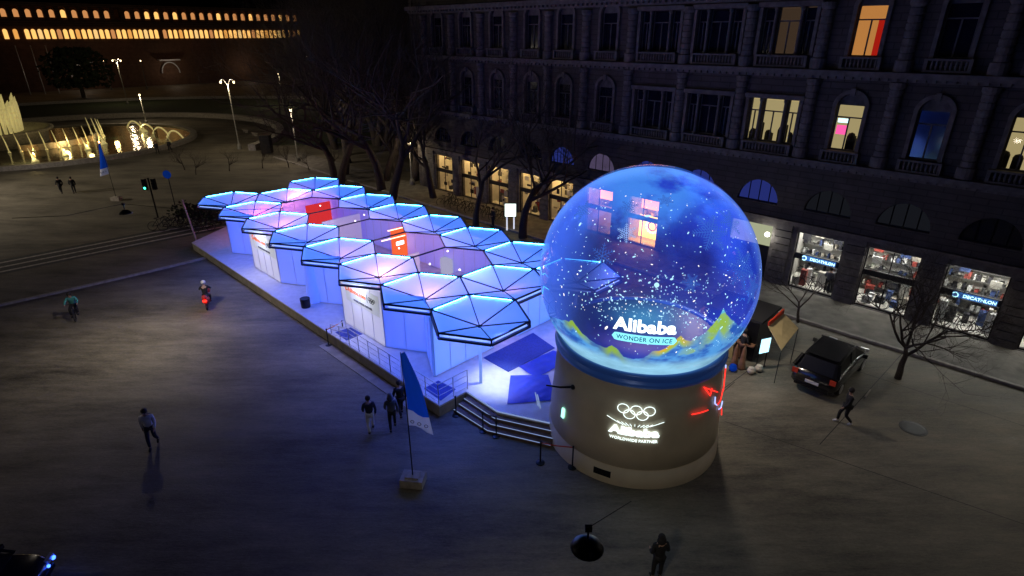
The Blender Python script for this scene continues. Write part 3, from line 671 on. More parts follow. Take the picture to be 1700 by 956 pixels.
    for L in legs:
        mb = MB(); a = V_(L[2]); b = V_(L[3]); mb.tube([a - (b - a) * .25 - V_((0, 0, .02)), a * .5 + b * .5, b + V_((0, .03, 0))], [.05, .052, .035], 8); build('shoe', mb, M[shoes], root, True)
    if helmet:
        mb = MB(); mb.ball(head + V_((0, -.01, .05)), .135, 14, 1, 1.08, .95); build('helmet', mb, M[helmet], root, True)
    else:
        mb = MB(); mb.ball(head + V_((0, -.025, .045)), .112, 12, 1, 1.05, 1.1)
        if hood: mb.ball(head + V_((0, -.05, -.06)), .13, 12, 1.1, .9, 1.2)
        build('hood' if hood else 'hair', mb, M[top] if hood else M[hairm], root, True)
    if bag:
        mb = MB(); mb.ball(chest + V_((0, -.2, .03)), .16, 10, 1, .55, 1.4); build('backpack', mb, M[bag], root, True)
    root.scale = (scale,) * 3; root.location = loc; root.rotation_euler = (0, 0, rz); return root
person('pedestrian with dark top and pale trousers left of the walking group near the banner', at(617, 716), R(20), 'navy', 'wcloth', 'walk', scale=.98)
person('pedestrian in a grey hooded coat in the middle of the group near the banner', at(653, 713), R(15), 'grey', 'black', 'walk', hood=True)
person('pedestrian all in black close behind the grey coat and nearest the banner', at(667, 690), R(30), 'black', 'black', 'walk', scale=1.0)
person('lone pedestrian in a pale jacket and dark trousers walking on the open square', at(257, 740), R(-160), 'wcloth', 'navy', 'walk', bag='grey', scale=1.02)
person('dark silhouetted pedestrian cut by the bottom edge of the picture', Vector((4.35, 12.25, 0)), R(10), 'black', 'black', 'stand', hood=True)
person('pedestrian in dark clothes with pale shoes passing the rear of the black car', Vector((13.95, 19.75, 0)), R(75), 'black', 'black', 'walk', shoes='wcloth')
for k, (p, rz_, la) in enumerate((((-46.2, 57.74), 60, 'left of the two dark figures walking together on the plaza left of the far banner'), ((-44.89, 57.74), 40, 'right of the two dark figures walking together on the plaza left of the far banner'),
                     ((-48.4, 79.0), 10, 'dark figure nearest the camera beside the fountain rim'), ((-47.4, 80.4), 190, 'dark figure on the right of the pair beside the fountain rim'), ((-56.95, 93.8), 190, 'dark figure farthest away beyond the fountain'),
                     ((-1.6, 46.6), 120, 'dark figure among the parked bikes under the street trees'))):
    person(la, (p[0], p[1], 0), R(rz_), 'black', 'black', 'walk' if k != 5 else 'stand')
person('stall keeper in dark clothes standing beside the kiosk counter', Vector((11.5, 24.9, 0)), R(-60), 'black', 'brown', 'stand')
mq = person('mannequin in a pale shirt and shorts standing in the shop window nearest the globe', W(-7.45, FV + .6, .13), FZ + PI, 'grey', 'black', 'stand', group='window mannequins'); mq['category'] = 'mannequin'; mq.name = 'mannequin'

# ------------------------------------------------------------------ scooter and cyclist
def wheelm(c, r, wd=.1, n=20):
    mb = MB(); c = Vector(c); mb.tube([c + Vector((0, (r - wd / 2) * math.cos(2 * PI * k / n), (r - wd / 2) * math.sin(2 * PI * k / n))) for k in range(n)], wd / 2, 7, closed=True)
    mb.tube([c - Vector((wd * .3, 0, 0)), c + Vector((wd * .3, 0, 0))], r * .6, 12); return mb
scp = at(346, 508); rz = R(22)
st = thing('motor_scooter', 'red scooter with glowing tail light riding away across the square', 'scooter', (0, 0, 0))
for y in (-.6, .68): build('wheel', wheelm((0, y, .25), .25), M['rubber'], st, True)
mb = MB(); mb.tube([(0, -.75, .55), (0, -.5, .62), (0, -.1, .55), (0, .15, .3), (0, .4, .3), (0, .5, .7)], [.12, .2, .2, .15, .14, .16], 10); build('body', mb, M['red'], st, True)
mb = MB(); mb.tube([(0, -.7, .74), (0, -.3, .78), (0, .05, .74)], [.1, .15, .1], 10); build('seat', mb, M['rubber'], st, True)
mb = MB(); mb.tube([(0, -.62, .8), (0, -.72, .86), (0, -.86, .84)], [.03, .17, .1], 8); build('rear_cowl', mb, M['red'], st, True)
mb = MB(); mb.box((0, -.9, .72), (.2, .05, .1)); build('tail_light', mb, M['e_tail'], st)
mb = MB(); mb.tube([(0, .68, .25), (0, .55, .7), (0, .48, .98)], .035, 8); mb.tube([(-.32, .38, 1.02), (-.1, .47, 1.0), (.1, .47, 1.0), (.32, .38, 1.02)], .018, 6); build('handlebar', mb, M['dark'], st)
mb = MB(); mb.tube([(.0, .72, .56), (0, .62, .8), (0, .52, 1.0)], [.16, .22, .14], 8); build('front_shield', mb, M['red'], st, True)
put(st, scp, rz)
person('scooter rider in black jacket and pale helmet seated on the red scooter', scp, rz, 'black', 'black', 'scooter', helmet='wcloth')
lampw('tail_glow', 'POINT', scp + Vector((.35, -.95, .6)), 3, (1, .05, .03), .1)
cp_ = at(128, 527); rzc = R(-150)
cb = copy_tree(bk); cb['label'] = 'dark bicycle ridden by the cyclist in a teal jacket'; cb['group'] = 'bicycles out on the square'; put(cb, cp_, rzc + PI / 2, s=1.05)
person('cyclist in a teal jacket riding a dark bicycle at the left of the square', cp_, rzc, 'teal', 'black', 'bike', hairm='hair')

# ------------------------------------------------------------------ cars
def car(name, label, loc, rz, paint, beacons=False, group=None):
    root = thing(name, label, 'car', (0, 0, 0), group)
    st_ = [(-2.12, .66, .35, .52, .82), (-2.05, .82, .3, .95, .9), (-1.7, .88, .28, 1.0, .93), (-1.0, .9, .26, 1.02, .94), (0, .9, .26, 1.0, .94), (.9, .9, .26, .98, .93), (1.3, .89, .27, .95, .92), (1.8, .85, .3, .86, .9), (2.08, .72, .34, .7, .85), (2.15, .6, .4, .55, .8)]
    mb = MB(); vs = []; n = 10
    for (y, hw, zb, zt, k) in st_:
        for (a, b) in ((-.8, 0), (-1, .22), (-1, .6), (-.95, .86), (-.8, 1), (.8, 1), (.95, .86), (1, .6), (1, .22), (.8, 0)): vs.append((a * hw, y, zb + (zt - zb) * b))
    fs = [tuple(range(n)), tuple(len(vs) - n + k for k in range(n))]
    for i in range(len(st_) - 1):
        for k in range(n): fs.append((i * n + k, i * n + (k + 1) % n, (i + 1) * n + (k + 1) % n, (i + 1) * n + k))
    mb.add(vs, fs); build('body', mb, M[paint], root, True)
    # glasshouse
    cs = [(-1.95, .76, .98, .99), (-1.62, .68, .98, 1.42), (-1.0, .68, 1.0, 1.5), (0, .68, .99, 1.53), (.35, .66, .98, 1.5), (1.2, .74, .95, .97)]
    mb = MB(); vs = []
    for (y, hw, zb, zt) in cs: vs += [(-hw - .1, y, zb), (-hw, y, zt - .03), (-hw * .85, y, zt), (hw * .85, y, zt), (hw, y, zt - .03), (hw + .1, y, zb)]
    fs = [(0, 1, 2, 3, 4, 5), tuple(len(vs) - 6 + k for k in range(6))]
    for i in range(len(cs) - 1):
        for k in range(5): fs.append((i * 6 + k, i * 6 + k + 1, (i + 1) * 6 + k + 1, (i + 1) * 6 + k))
    mb.add(vs, fs); build('windows', mb, M['cglass'], root)
    mb = MB(); mb.box((0, -.62, 1.535), (1.24, 1.9, .03)); build('roof', mb, M[paint], root)
    mb = MB()
    for s_ in (-1, 1): mb.bar((s_ * .68, .4, 1.49), (s_ * .82, 1.22, .97), .06); mb.bar((s_ * .68, -1.6, 1.42), (s_ * .84, -1.95, 1.0), .12); mb.bar((s_ * .8, -.3, 1.0), (s_ * .69, -.3, 1.5), .07); mb.bar((s_ * .6, .1, 1.56), (s_ * .6, -1.5, 1.54), .035)
    build('pillars', mb, M[paint], root)
    for sx in (-1, 1):
        for y in (-1.32, 1.34): 
            o = build('wheel', wheelm((sx * .8, y, .33), .33, .2, 18), M['rubber'], root, True)
            mb = MB(); mb.tube([(sx * .86, y, .33), (sx * .915, y, .33)], .2, 14); build('rim', mb, M['steel'], o)
        mb = MB(); mb.box((sx * .66, 2.1, .68), (.34, .1, .14)); build('headlight', mb, M['steel'], root)
        mb = MB(); mb.box((sx * .72, -2.08, .85), (.22, .06, .2)); build('rear_light', mb, M['redtrim'], root)
        mb = MB(); mb.box((sx * 1.0, .75, 1.02), (.2, .1, .14)); build('wing_mirror', mb, M[paint], root)
    mb = MB(); mb.box((0, -2.14, .6), (.52, .03, .12)); build('number_plate', mb, M['white'], root)
    mb = MB(); mb.box((0, -2.13, .38), (1.3, .08, .12)); build('bumper', mb, M['dark'], root)
    mb = MB(); mb.box((0, 2.14, .42), (1.3, .08, .14)); build('bumper', mb, M['dark'], root)
    if beacons:
        mb = MB(); mb.box((0, -.2, 1.62), (1.1, .24, .1)); lb = build('light_bar', mb, M['dark'], root)
        for x in (-.42, .42): mb = MB(); mb.ball((x, -.2, 1.7), .12, 8); build('beacon', mb, M['e_blue'], lb)
        for x in (-.75, .75):
            mb = MB(); mb.ball((x, 2.14, .6), .07, 8); build('flasher', mb, M['e_blue'], root)
            mb = MB(); mb.ball((x * .55, 2.18, .62), .05, 8); build('flasher', mb, M['e_blue'], root)
    put(root, loc, rz); return root
car('parked_car', 'black car parked on the paving right of the globe', Vector((15.2, 23.5, 0)), R(-46), 'carp').scale = (1.12, 1.12, 1.14)
car('police_car', 'dark car with blue flashing lights cut by the bottom left corner', Vector((-15.75, 11.3, 0)), R(-78), 'carp', True)
lampw('beacon_glow', 'POINT', (-15, 11, 2.0), 8, (.05, .15, 1), .1)

# ------------------------------------------------------------------ pavilion
pav = thing('hexagonal_pavilion', 'long exhibition pavilion roofed with glowing blue hexagons on a raised white platform', 'pavilion', W(13, 3.3, 0))
S = 2.228; ZR = 4.0; ZC = 3.45; PH = R(165.446)
A_ = Vector((math.cos(PH - PI / 6), math.sin(PH - PI / 6))) * math.sqrt(3) * S; B_ = Vector((math.cos(PH - PI / 2), math.sin(PH - PI / 2))) * math.sqrt(3) * S
def hc(i, j): return Vector(O) + A_ * i + B_ * j
def corner(i, j, k, z=ZR): c = hc(i, j); return Vector((c.x + S * math.cos(PH - k * PI / 3), c.y + S * math.sin(PH - k * PI / 3), z))
BLUE = [(i, 0) for i in range(8)] + [(0, 1), (6, 1)] + [(i, 2) for i in range(-1, 7)]
GLS = [(i, 1) for i in range(1, 6)]
ALLH = BLUE + GLS
def key(p): return (round(p.x, 1), round(p.y, 1))
edges = {}
for (i, j) in ALLH:
    for k in range(6):
        a = corner(i, j, k); b = corner(i, j, (k + 1) % 6); kk = tuple(sorted((key(a), key(b)))); edges.setdefault(kk, []).append((i, j, k))
for (i, j) in ALLH:
    c = hc(i, j); mb = MB(); fas = MB(); nf = 0
    for k in range(6):
        a = corner(i, j, k); b = corner(i, j, (k + 1) % 6); e = edges[tuple(sorted((key(a), key(b))))]
        if e[0] == (i, j, k): mb.bar(a, b, .055, .07)
        if len(e) == 1:
            dn = Vector((0, 0, -.24)); mb.bar(a + dn, b + dn, .1, .09)
            mid = (a + b) / 2 - Vector((c.x, c.y, ZR)); ins = -mid.normalized() * .04
            mb.bar(a + dn, a, .07); 
            # white light tube tucked between the two fascia bars
            if k in (4, 5, 3): fas.bar(a * .92 + b * .08 + dn / 2 + ins, a * .08 + b * .92 + dn / 2 + ins, .04); nf += 1
    blue = (i, j) in BLUE
    if blue:
        for k in range(6): mb.bar(corner(i, j, k), Vector((c.x, c.y, ZC + .03)), .035, .05)
        mb.ball((c.x, c.y, ZC + .02), .09, 8)
    fr = build('canopy_module' if blue else 'glass_roof_module', mb, M['frame'], pav)
    if nf: build('fascia_light', fas, M['e_fascia'], fr)
    if blue:
        mb = MB(); mb.add([corner(i, j, k, ZR - .05) for k in range(6)] + [Vector((c.x, c.y, ZC - .03))], [(k, (k + 1) % 6, 6) for k in range(6)]); build('membrane', mb, M['memb'], fr)
        mb = MB()
        for k in (0, 1):
            a = corner(i, j, k, ZR - .01); b = corner(i, j, k + 1, ZR - .01); cc = Vector((c.x, c.y, ZR - .01)); ia = a + (cc - a) * .035; ib = b + (cc - b) * .035
            mb.bar(ia * .94 + ib * .06, ia * .06 + ib * .94, .014, .014)
        build('light_strip', mb, M['e_strip'], fr)
    else:
        mb = MB(); mb.add([corner(i, j, k, ZR - .02) for k in range(6)], [tuple(range(6))]); build('glass_pane', mb, M['roofglass'], fr)
# platform
mb = MB(); plat = [W(.0, -2.42), W(29.6, -2.42), W(31.8, 1.0), W(31.8, 9.6), W(-4.3, 9.6), W(-4.3, .1), W(-3.93, -.13), W(-2.09, -1.0), W(-.18, -.91), W(0, -.95)]
mb.prism([p + Vector((0, 0, .02)) for p in plat], (0, 0, .5)); build('platform_base', mb, M['platside'], pav)
mb = MB(); cen = sum(plat, Vector()) / len(plat)
mb.prism([p + Vector((0, 0, .522)) + (p - cen).normalized() * .04 for p in plat], (0, 0, .078)); build('deck', mb, M['deck'], pav)
# front steps that bend towards the globe base, each with a lit nosing
tops = [Vector((-2.30, 20.92, 0)), Vector((-1.95, 21.2, 0)), Vector((-.62, 19.8, 0)), Vector((.9, 19.05, 0)), Vector((2.4, 18.9, 0)), Vector((2.2, 20.5, 0))]
p0, p1, p2 = Vector((-1.93, 21.13, 0)), Vector((-.61, 19.75, 0)), Vector((1.8, 18.88, 0))
for s_ in range(3):
    z = .45 - .15 * s_; k = .25 * s_ + .27
    n1 = Vector((-.64, -.77, 0)); n2 = Vector((-.36, -.93, 0)); nm = (n1 + n2).normalized() * 1.01
    a, b, c_ = p0 + n1 * k + Vector((-.05 * s_, .0, 0)), p1 + nm * k, p2 + n2 * k
    poly = [p0, a, b, c_, p2 + Vector((0, .4, 0)), p1 + Vector((.5, .6, 0))]
    mb = MB(); mb.prism([q + Vector((0, 0, .002 * s_)) for q in poly], (0, 0, z)); f = build('step', mb, M['riser'], pav)
    mb = MB(); zz = Vector((0, 0, z + .012)); mb.bar(a + zz, b + zz, .022, .02); mb.bar(b + zz, c_ + zz, .022, .02); build('step_light', mb, M['e_step'], f)
mb = MB(); a, b, c_ = p0 + Vector((0, 0, .61)), p1 + Vector((0, 0, .61)), p2 + Vector((0, 0, .61)); mb.bar(a, b, .05, .03); mb.bar(b, c_, .05, .03); build('deck_edge_light', mb, M['e_step'], pav)
# walls: zigzag of translucent panels, flat sign walls at two bays
HU = 1.93; zt = 3.62; z0 = .602
def wallpanel(name, a, b, m, th=.06, zt_=zt):
    a = Vector((*a[:2], 0)); b = Vector((*b[:2], 0)); d = (b - a).normalized(); n = Vector((d.y, -d.x, 0)) * th
    mb = MB(); mb.prism([a + Vector((0, 0, z0)), b + Vector((0, 0, z0)), b - n + Vector((0, 0, z0)), a - n + Vector((0, 0, z0))], (0, 0, zt_ - z0)); o = build(name, mb, m, pav)
    mb = MB()
    nj = max(2, round((b - a).length / .95))
    for t_ in range(nj + 1):
        for sd_ in (.12, -1.12): p = a + (b - a) * (t_ / nj) + n * sd_; mb.bar(p + Vector((0, 0, z0)), p + Vector((0, 0, zt_)), .022)
    mb.bar(a + n * .15 + Vector((0, 0, z0 + .03)), b + n * .15 + Vector((0, 0, z0 + .03)), .04); mb.bar(a - n * 1.15 + Vector((0, 0, z0 + .03)), b - n * 1.15 + Vector((0, 0, z0 + .03)), .04); build('panel_frame', mb, M['steel'], o); return o
pk = lambda k: W(HU * (2 * k + 1), -1.114); vl = lambda k: W(HU * 2 * k, 0)
for k in range(0, 6):
    if k in (1, 4): wallpanel('sign_wall', pk(k), W(HU * (2 * k + 3), -1.114), M['wallw']); continue
    wallpanel('wall_panel', pk(k), vl(k + 1), M['wallb']); wallpanel('wall_panel', vl(k + 1), W(HU * (2 * k + 3), -1.114), M['wallb'])
wallpanel('wall_panel', W(HU * 13, -1.114), W(HU * 14, 0), M['wallb']); wallpanel('wall_panel', W(HU * 14, 0), W(HU * 14, 6.68), M['wallb'])
wallpanel('wall_panel', W(HU * 14, 6.68), W(HU, 7.8), M['wallb'])
wallpanel('front_wall', W(HU, 2.6), W(HU, -1.114), M['wallf']); wallpanel('front_wall', W(HU, 7.8), W(HU, 4.2), M['wallf'])
mb = MB()
for a in (2.65, 3.4, 4.15): mb.bar(W(HU, a, z0), W(HU, a, 2.9), .05)
mb.bar(W(HU, 2.65, 2.9), W(HU, 4.15, 2.9), .06); build('door_frame', mb, M['steel'], pav)
mb = MB(); mb.add([W(HU, 2.65, z0), W(HU, 4.15, z0), W(HU, 4.15, 2.9), W(HU, 2.65, 2.9)], [(0, 1, 2, 3)]); build('glass_door', mb, M['paneglass'], pav)
# round columns under each outer funnel, the front one free standing
for (i, j) in [(0, 0), (0, 2), (-1, 2), (3, 0)]:
    c = hc(i, j); mb = MB()
    if (i, j) == (3, 0): mb.lathe([(.42, z0), (.42, 1.2), (.3, 3.45)], W(13.4, -.95, 0), 20)
    else: mb.bar((c.x, c.y, z0), (c.x, c.y, ZC - .05), .13)
    build('post', mb, M['wallb'] if (i, j) == (3, 0) else M['postw'], pav, (i, j) == (3, 0))
    if (i, j) == (3, 0):
        mb = MB(); mb.lathe([(.0, z0), (.26, z0), (.28, z0 + .55), (0, z0 + .55)], W(13.0, -1.75, 0), 20); single('litter_bin', mb, M['dark'], 'dark round bin standing on the platform by the blue wall', 'bin', smooth=False)
# interior: counters and glowing displays
def disp(name, u0, u1, v0, v1, za, zb, m): mb = MB(); mb.uvbox(u0, u1, v0, v1, za, zb); return build(name, mb, M[m], pav)
disp('orange_display', 15.4, 15.55, 6.0, 7.2, z0, 2.9, 'e_orange'); disp('display_light', 15.34, 15.398, 6.3, 6.9, 1.7, 1.95, 'e_white')
disp('red_display', 24.6, 24.75, 4.6, 6.6, z0, 3.0, 'e_red'); disp('red_display', 28.6, 28.75, 4.2, 6.4, z0, 3.1, 'e_red'); disp('partition', 20.3, 20.4, 3.6, 6.6, z0, 2.9, 'wallw')
disp('partition', 11.0, 11.1, 2.2, 5.0, z0, 2.7, 'wallw'); disp('pale_display', 10.6, 11.4, 6.9, 7.3, z0, 1.7, 'e_pale'); disp('counter', 6.5, 9.0, 5.8, 6.5, z0, 1.6, 'white'); disp('counter', 18.0, 19.6, 2.2, 2.9, z0, 1.6, 'brown')
for u, v in ((6, 2.2), (13.5, 2.4), (17.5, 5.4), (22, 3.3)): mb = MB(); mb.lathe([(0, z0), (.4, z0), (.42, z0 + .42), (0, z0 + .45)], W(u, v, 0), 16); build('stool', mb, M['brown'], pav)
mb = MB()
for u, v in ((12.9, 3.6), (14.3, 5.0)): mb.bar(W(u, v, 3.3), W(u - .1, v + 1.7, 3.3), .05)
build('tube_light', mb, M['e_warm'], pav)
sp = [(7.3, 3.0), (8.2, 5.0), (5.5, 3.6), (10.6, 3.3), (17.2, 4.4), (18.0, 5.6), (22.3, 4.6)]
for u, v in sp:
    mb = MB(); mb.ball(W(u, v, 3.5), .05, 8); build('spotlight', mb, M['e_white'], pav)
# signs
for k in (1, 4):
    a = W(HU * (2 * k + 2.75), -1.19); b = W(HU * (2 * k + 1.12), -1.19); dd = (b - a).normalized(); out = (W(0, -1) - W(0, 0)).normalized(); L_ = (b - a).length
    za, zb = 2.15, 3.3
    mb = MB(); mb.prism([a + Vector((0, 0, za)), b + Vector((0, 0, za)), b + Vector((0, 0, zb)), a + Vector((0, 0, zb))], -out * .05); sg = build('sign_board', mb, M['signpl'], pav)
    def onsign(p, cx, cy): return a + dd * (cx + p.x) + Vector((0, 0, cy + p.y)) + out * (.012 + p.z)
    t = text('Alibaba.com', .34, .008, .004); remap(t, lambda p: onsign(p, L_ * .36, 2.86)); build('lettering', t, M['torange'], sg)
    t = text('WORLDWIDE PARTNER', .16, .004, .004); remap(t, lambda p: onsign(p, L_ * .52, 2.38)); build('lettering', t, M['tblack'], sg)
    mb = MB(); mb.tube([onsign(Vector((.12 * math.cos(q), .14 * math.sin(q), .01)), L_ * .06, 2.92) for q in [R(30 + 290 * i_ / 12) for i_ in range(13)]], .025, 5); build('swirl_mark', mb, M['torange'], sg)
    mb = MB(); mb.bar(onsign(Vector((0, 0, 0)), L_ * .67, 2.65), onsign(Vector((0, 0, 0)), L_ * .67, 3.1), .015); build('divider', mb, M['tblack'], sg)
    for q, (rx, ry) in enumerate(((0, .06), (.2, .06), (.4, .06), (.1, -.04), (.3, -.04))):
        mb = MB(); mb.tube([onsign(Vector((rx + .09 * math.cos(2 * PI * i_ / 16), ry + .09 * math.sin(2 * PI * i_ / 16), .01)), L_ * .74, 2.86) for i_ in range(16)], .013, 5, closed=True); build('ring', mb, M['tblack'], sg)
# ramp along the platform edge with its railing
mb = MB(); ra = [(9.1, -2.47), (1.6, -2.47), (1.6, -3.35), (9.1, -3.35)]
vs = [W(9.1, -2.47, .03), W(1.7, -2.47, .6), W(1.7, -3.4, .6), W(9.1, -3.4, .03), W(9.1, -2.47, .005), W(1.7, -2.47, .005), W(1.7, -3.4, .005), W(9.1, -3.4, .005)]
RAMP = False
def rail(pts, hts, posts, name='railing', m='steel'):
    mb = MB(); zup = Vector((0, 0, 1))
    for a, b in zip(pts[:-1], pts[1:]):
        for h in hts: mb.tube([a + zup * h, b + zup * h], .022 if h == hts[-1] else .014, 6)
        n = max(1, int((b - a).length / posts + .5))
        for i_ in range(n + 1): p = a + (b - a) * i_ / n; mb.tube([p, p + zup * hts[-1]], .02, 6)
    return build(name, mb, M[m], pav)
# the sloping walk lies just inside the platform edge: railing outside it
rail([W(9.0, -2.38, .15), W(7.2, -2.38, .6), W(3.6, -2.38, .6), W(.05, -2.38, .6), W(.05, -.75, .6)], (.12, .42, .72, 1.0), .95)
rail([W(9.0, -2.38, .15), W(9.0, -1.5, .15)], (.3, .6, .9), .9)
mb = MB(); vs = [W(7.2, -2.43, .02), W(9.3, -2.43, .02), W(9.3, -3.1, .02), W(1.2, -3.1, .02)]
mb.hexa([W(1.3, -3.05, .003), W(9.3, -3.05, .003), W(9.3, -2.47, .003), W(1.3, -2.47, .003), W(1.3, -3.05, .05), W(9.3, -3.05, .03), W(9.3, -2.47, .03), W(1.3, -2.47, .05)]); build('ramp_footing', mb, M['platside'], pav)
def slab(name, pts, z, th, m, label, cat, group=None): mb = MB(); mb.prism([W(u, v, z) for u, v in pts], (0, 0, th)); return single(name, mb, M[m], label, cat, group)
slab('door_mat', ((7.8, -2.2), (9.0, -2.15), (8.9, -1.3), (7.8, -1.25)), .604, .015, 'matblue', 'dark mat at the low end of the railing beneath the sign wall', 'mat', 'dark mats on the platform')
slab('door_mat', ((.2, -2.15), (1.45, -2.1), (1.5, -1.25), (.4, -1.15)), .604, .015, 'matblue', 'dark mat inside the corner of the railing nearest the front steps', 'mat', 'dark mats on the platform')
slab('entrance_carpet', ((1.5, 1.55), (-.25, 1.5), (-.35, 4.7), (1.5, 5.1)), .604, .03, 'matblue', 'long blue ribbed carpet lying on the platform before the entrance', 'carpet')
# crumpled tarpaulins
def tarp(pts, label, seed, z=.61):
    r = random.Random(seed); n = 44; P = [W(u, v, 0) for u, v in pts]; mb = MB(); vs = []
    ph = [r.uniform(0, 6) for _ in range(9)]; dirs = [(r.uniform(-1, 1), r.uniform(-1, 1), r.uniform(9, 16)) for _ in range(5)]
    for i in range(n + 1):
        for j in range(n + 1):
            s_, t_ = i / n, j / n; p = (P[0] * (1 - s_) + P[1] * s_) * (1 - t_) + (P[3] * (1 - s_) + P[2] * s_) * t_
            h = sum(abs(math.sin(a * k * s_ + b * k * t_ + ph[q])) ** 2 for q, (a, b, k) in enumerate(dirs)) / 5
            e = min(s_, t_, 1 - s_, 1 - t_) * 8
            vs.append(p + Vector((.03 * math.sin(9 * t_ + ph[6]), .03 * math.sin(8 * s_ + ph[7]), z + .02 + .06 * h * min(1, e + .15))))
    vs2 = [Vector((q.x, q.y, z)) for q in vs]; m_ = n + 1; fs = [(i * m_ + j, (i + 1) * m_ + j, (i + 1) * m_ + j + 1, i * m_ + j + 1) for i in range(n) for j in range(n)]
    mb.add(vs, fs); b0 = list(range(0, m_)); 
    single('tarpaulin', mb, M['tarp'], label, 'tarpaulin', 'blue tarpaulins on the platform', True)
tarp(((-.55, 1.37), (-2.05, -.35), (-3.3, 1.3), (-1.72, 2.6)), 'crumpled blue tarpaulin spread next to the steps', 4)
tarp(((-.30, 2.15), (-1.55, 2.05), (-1.7, 4.6), (-.45, 4.4)), 'flatter blue tarpaulin between the carpet and the globe base', 9, .612)
for k, (u, v) in enumerate(((-2.45, .95), (-2.62, .9))): 
    mb = MB(); mb.tube([W(u, v, .78), W(u - .75, v - .65, .80)], .025, 6); single('light_tube', mb, M['e_step'], 'thin white light tube lying on the crumpled tarpaulin, ' + ('longer' if k == 0 else 'shorter') + ' of two' if False else ('thin white light tube on the crumpled tarpaulin, left of two' if k == 0 else 'thin white light tube on the crumpled tarpaulin, right of two'), 'light tube')
# pavilion lights: white spot in front, floods washing walls, warm ones inside
lampw('porch_spot', 'SPOT', W(-.5, .75, 3.25), 420, (.8, .9, 1), .05, 78, .9)
for k in range(0, 7): (lampw('eave_light', 'AREA', W(HU * 2 * k + .2, -1.75, 3.5), 30, (.06, .13, 1), .6), aim(lampw('eave_spill_fill', 'AREA', W(HU * 2 * k + .2, -2.15, 3.7), 38, (.07, .11, 1), .5), W(HU * 2 * k, -7, 0)))  # the outward row is unseen, added to spill blue light onto the square
for q in ((-.2, -.6), (.2, 3.4), (-3.2, 6.2), (.5, 6.0)): lampw('porch_fill', 'AREA', W(q[0], q[1], 3.35), 32, (.06, .14, 1), .5)  # unseen area lights added to turn the front deck blue
for k in (1, 4): lampw('sign_light', 'AREA', W(HU * (2 * k + 2), -2.0, 3.55), 30, (.95, .93, 1), .6, rot=(R(-25), 0, UA))
for u, v, e, c_ in ((4, 3.3, 90, (.25, .4, 1)), (9.8, 3.4, 170, (1, .55, .38)), (14.6, 4.6, 190, (1, .42, .24)), (19, 3.4, 100, (.75, .7, 1)), (25.5, 4.5, 230, (1, .3, .35)), (28.2, 2.6, 120, (1, .2, .3)), (7.8, .5, 230, (1, .42, .34)), (4.2, .5, 35, (1, .5, .5)), (12, .7, 40, (1, .35, .6)), (19.6, .6, 110, (1, .3, .6)), (23.4, .7, 170, (1, .12, .4)), (4.0, .7, 55, (1, .4, .55)), (1.4, 3.6, 22, (1, .35, .55)), (0.2, .2, 10, (1, .5, .4))):
    lampw('interior_light', 'POINT', W(u, v, 3.0 if v > 1.5 else 2.7), e, c_, .25)

# ------------------------------------------------------------------ barriers, flags, blocks
def stanchion(name_label, p, group='black belt posts'):
    t = thing('belt_post', name_label, 'barrier post', (0, 0, 0), group)
    mb = MB(); mb.lathe([(0, 0), (.17, 0), (.17, .03), (.04, .06), (0, .06)], (0, 0, 0), 16); build('foot', mb, M['dark'], t)
    mb = MB(); mb.lathe([(.03, .06), (.03, .92), (.04, .93), (.04, 1.0), (0, 1.0)], (0, 0, 0), 10); build('post', mb, M['dark'], t); t.location = p; return t
sps = [((-9.65, 26.35), 'belt post at the low end of the railing, farther out'), ((-9.1, 27.3), 'belt post touching the platform beside the railing end'),
       (tuple(at(802, 716)[:2]), 'belt post before the bend of the front steps'), (tuple(at(824, 724)[:2]), 'belt post right of the steps bend'), (tuple(at(897, 768)[:2]), 'belt post beside the left flank of the globe base'), (tuple(at(950, 776)[:2]), 'belt post nearest the camera by the globe base'), ((-2.4, 20.3), 'belt post at the platform corner by the first step')]
first = None
for p, la in sps:
    if first is None: first = stanchion(la, (*p, 0))
    else: put(copy_tree(first), (*p, 0), 0, la)
def belt(a, b, m, la): mb = MB(); a = Vector((*a, .95)); b = Vector((*b, .95)); mb.add([], []); mb.bar(a, (a + b) / 2 - Vector((0, 0, .04)), .012, .05); mb.bar((a + b) / 2 - Vector((0, 0, .04)), b, .012, .05); single('barrier_belt', mb, M[m], la, 'belt')
belt(sps[0][0], sps[1][0], 'orange', 'orange belt stretched between the posts at the railing end')
belt(sps[4][0], sps[5][0], 'redtrim', 'dull red belt stretched to the post by the globe base')
belt(sps[2][0], sps[3][0], 'rubber', 'dark belt across the foot of the front steps')
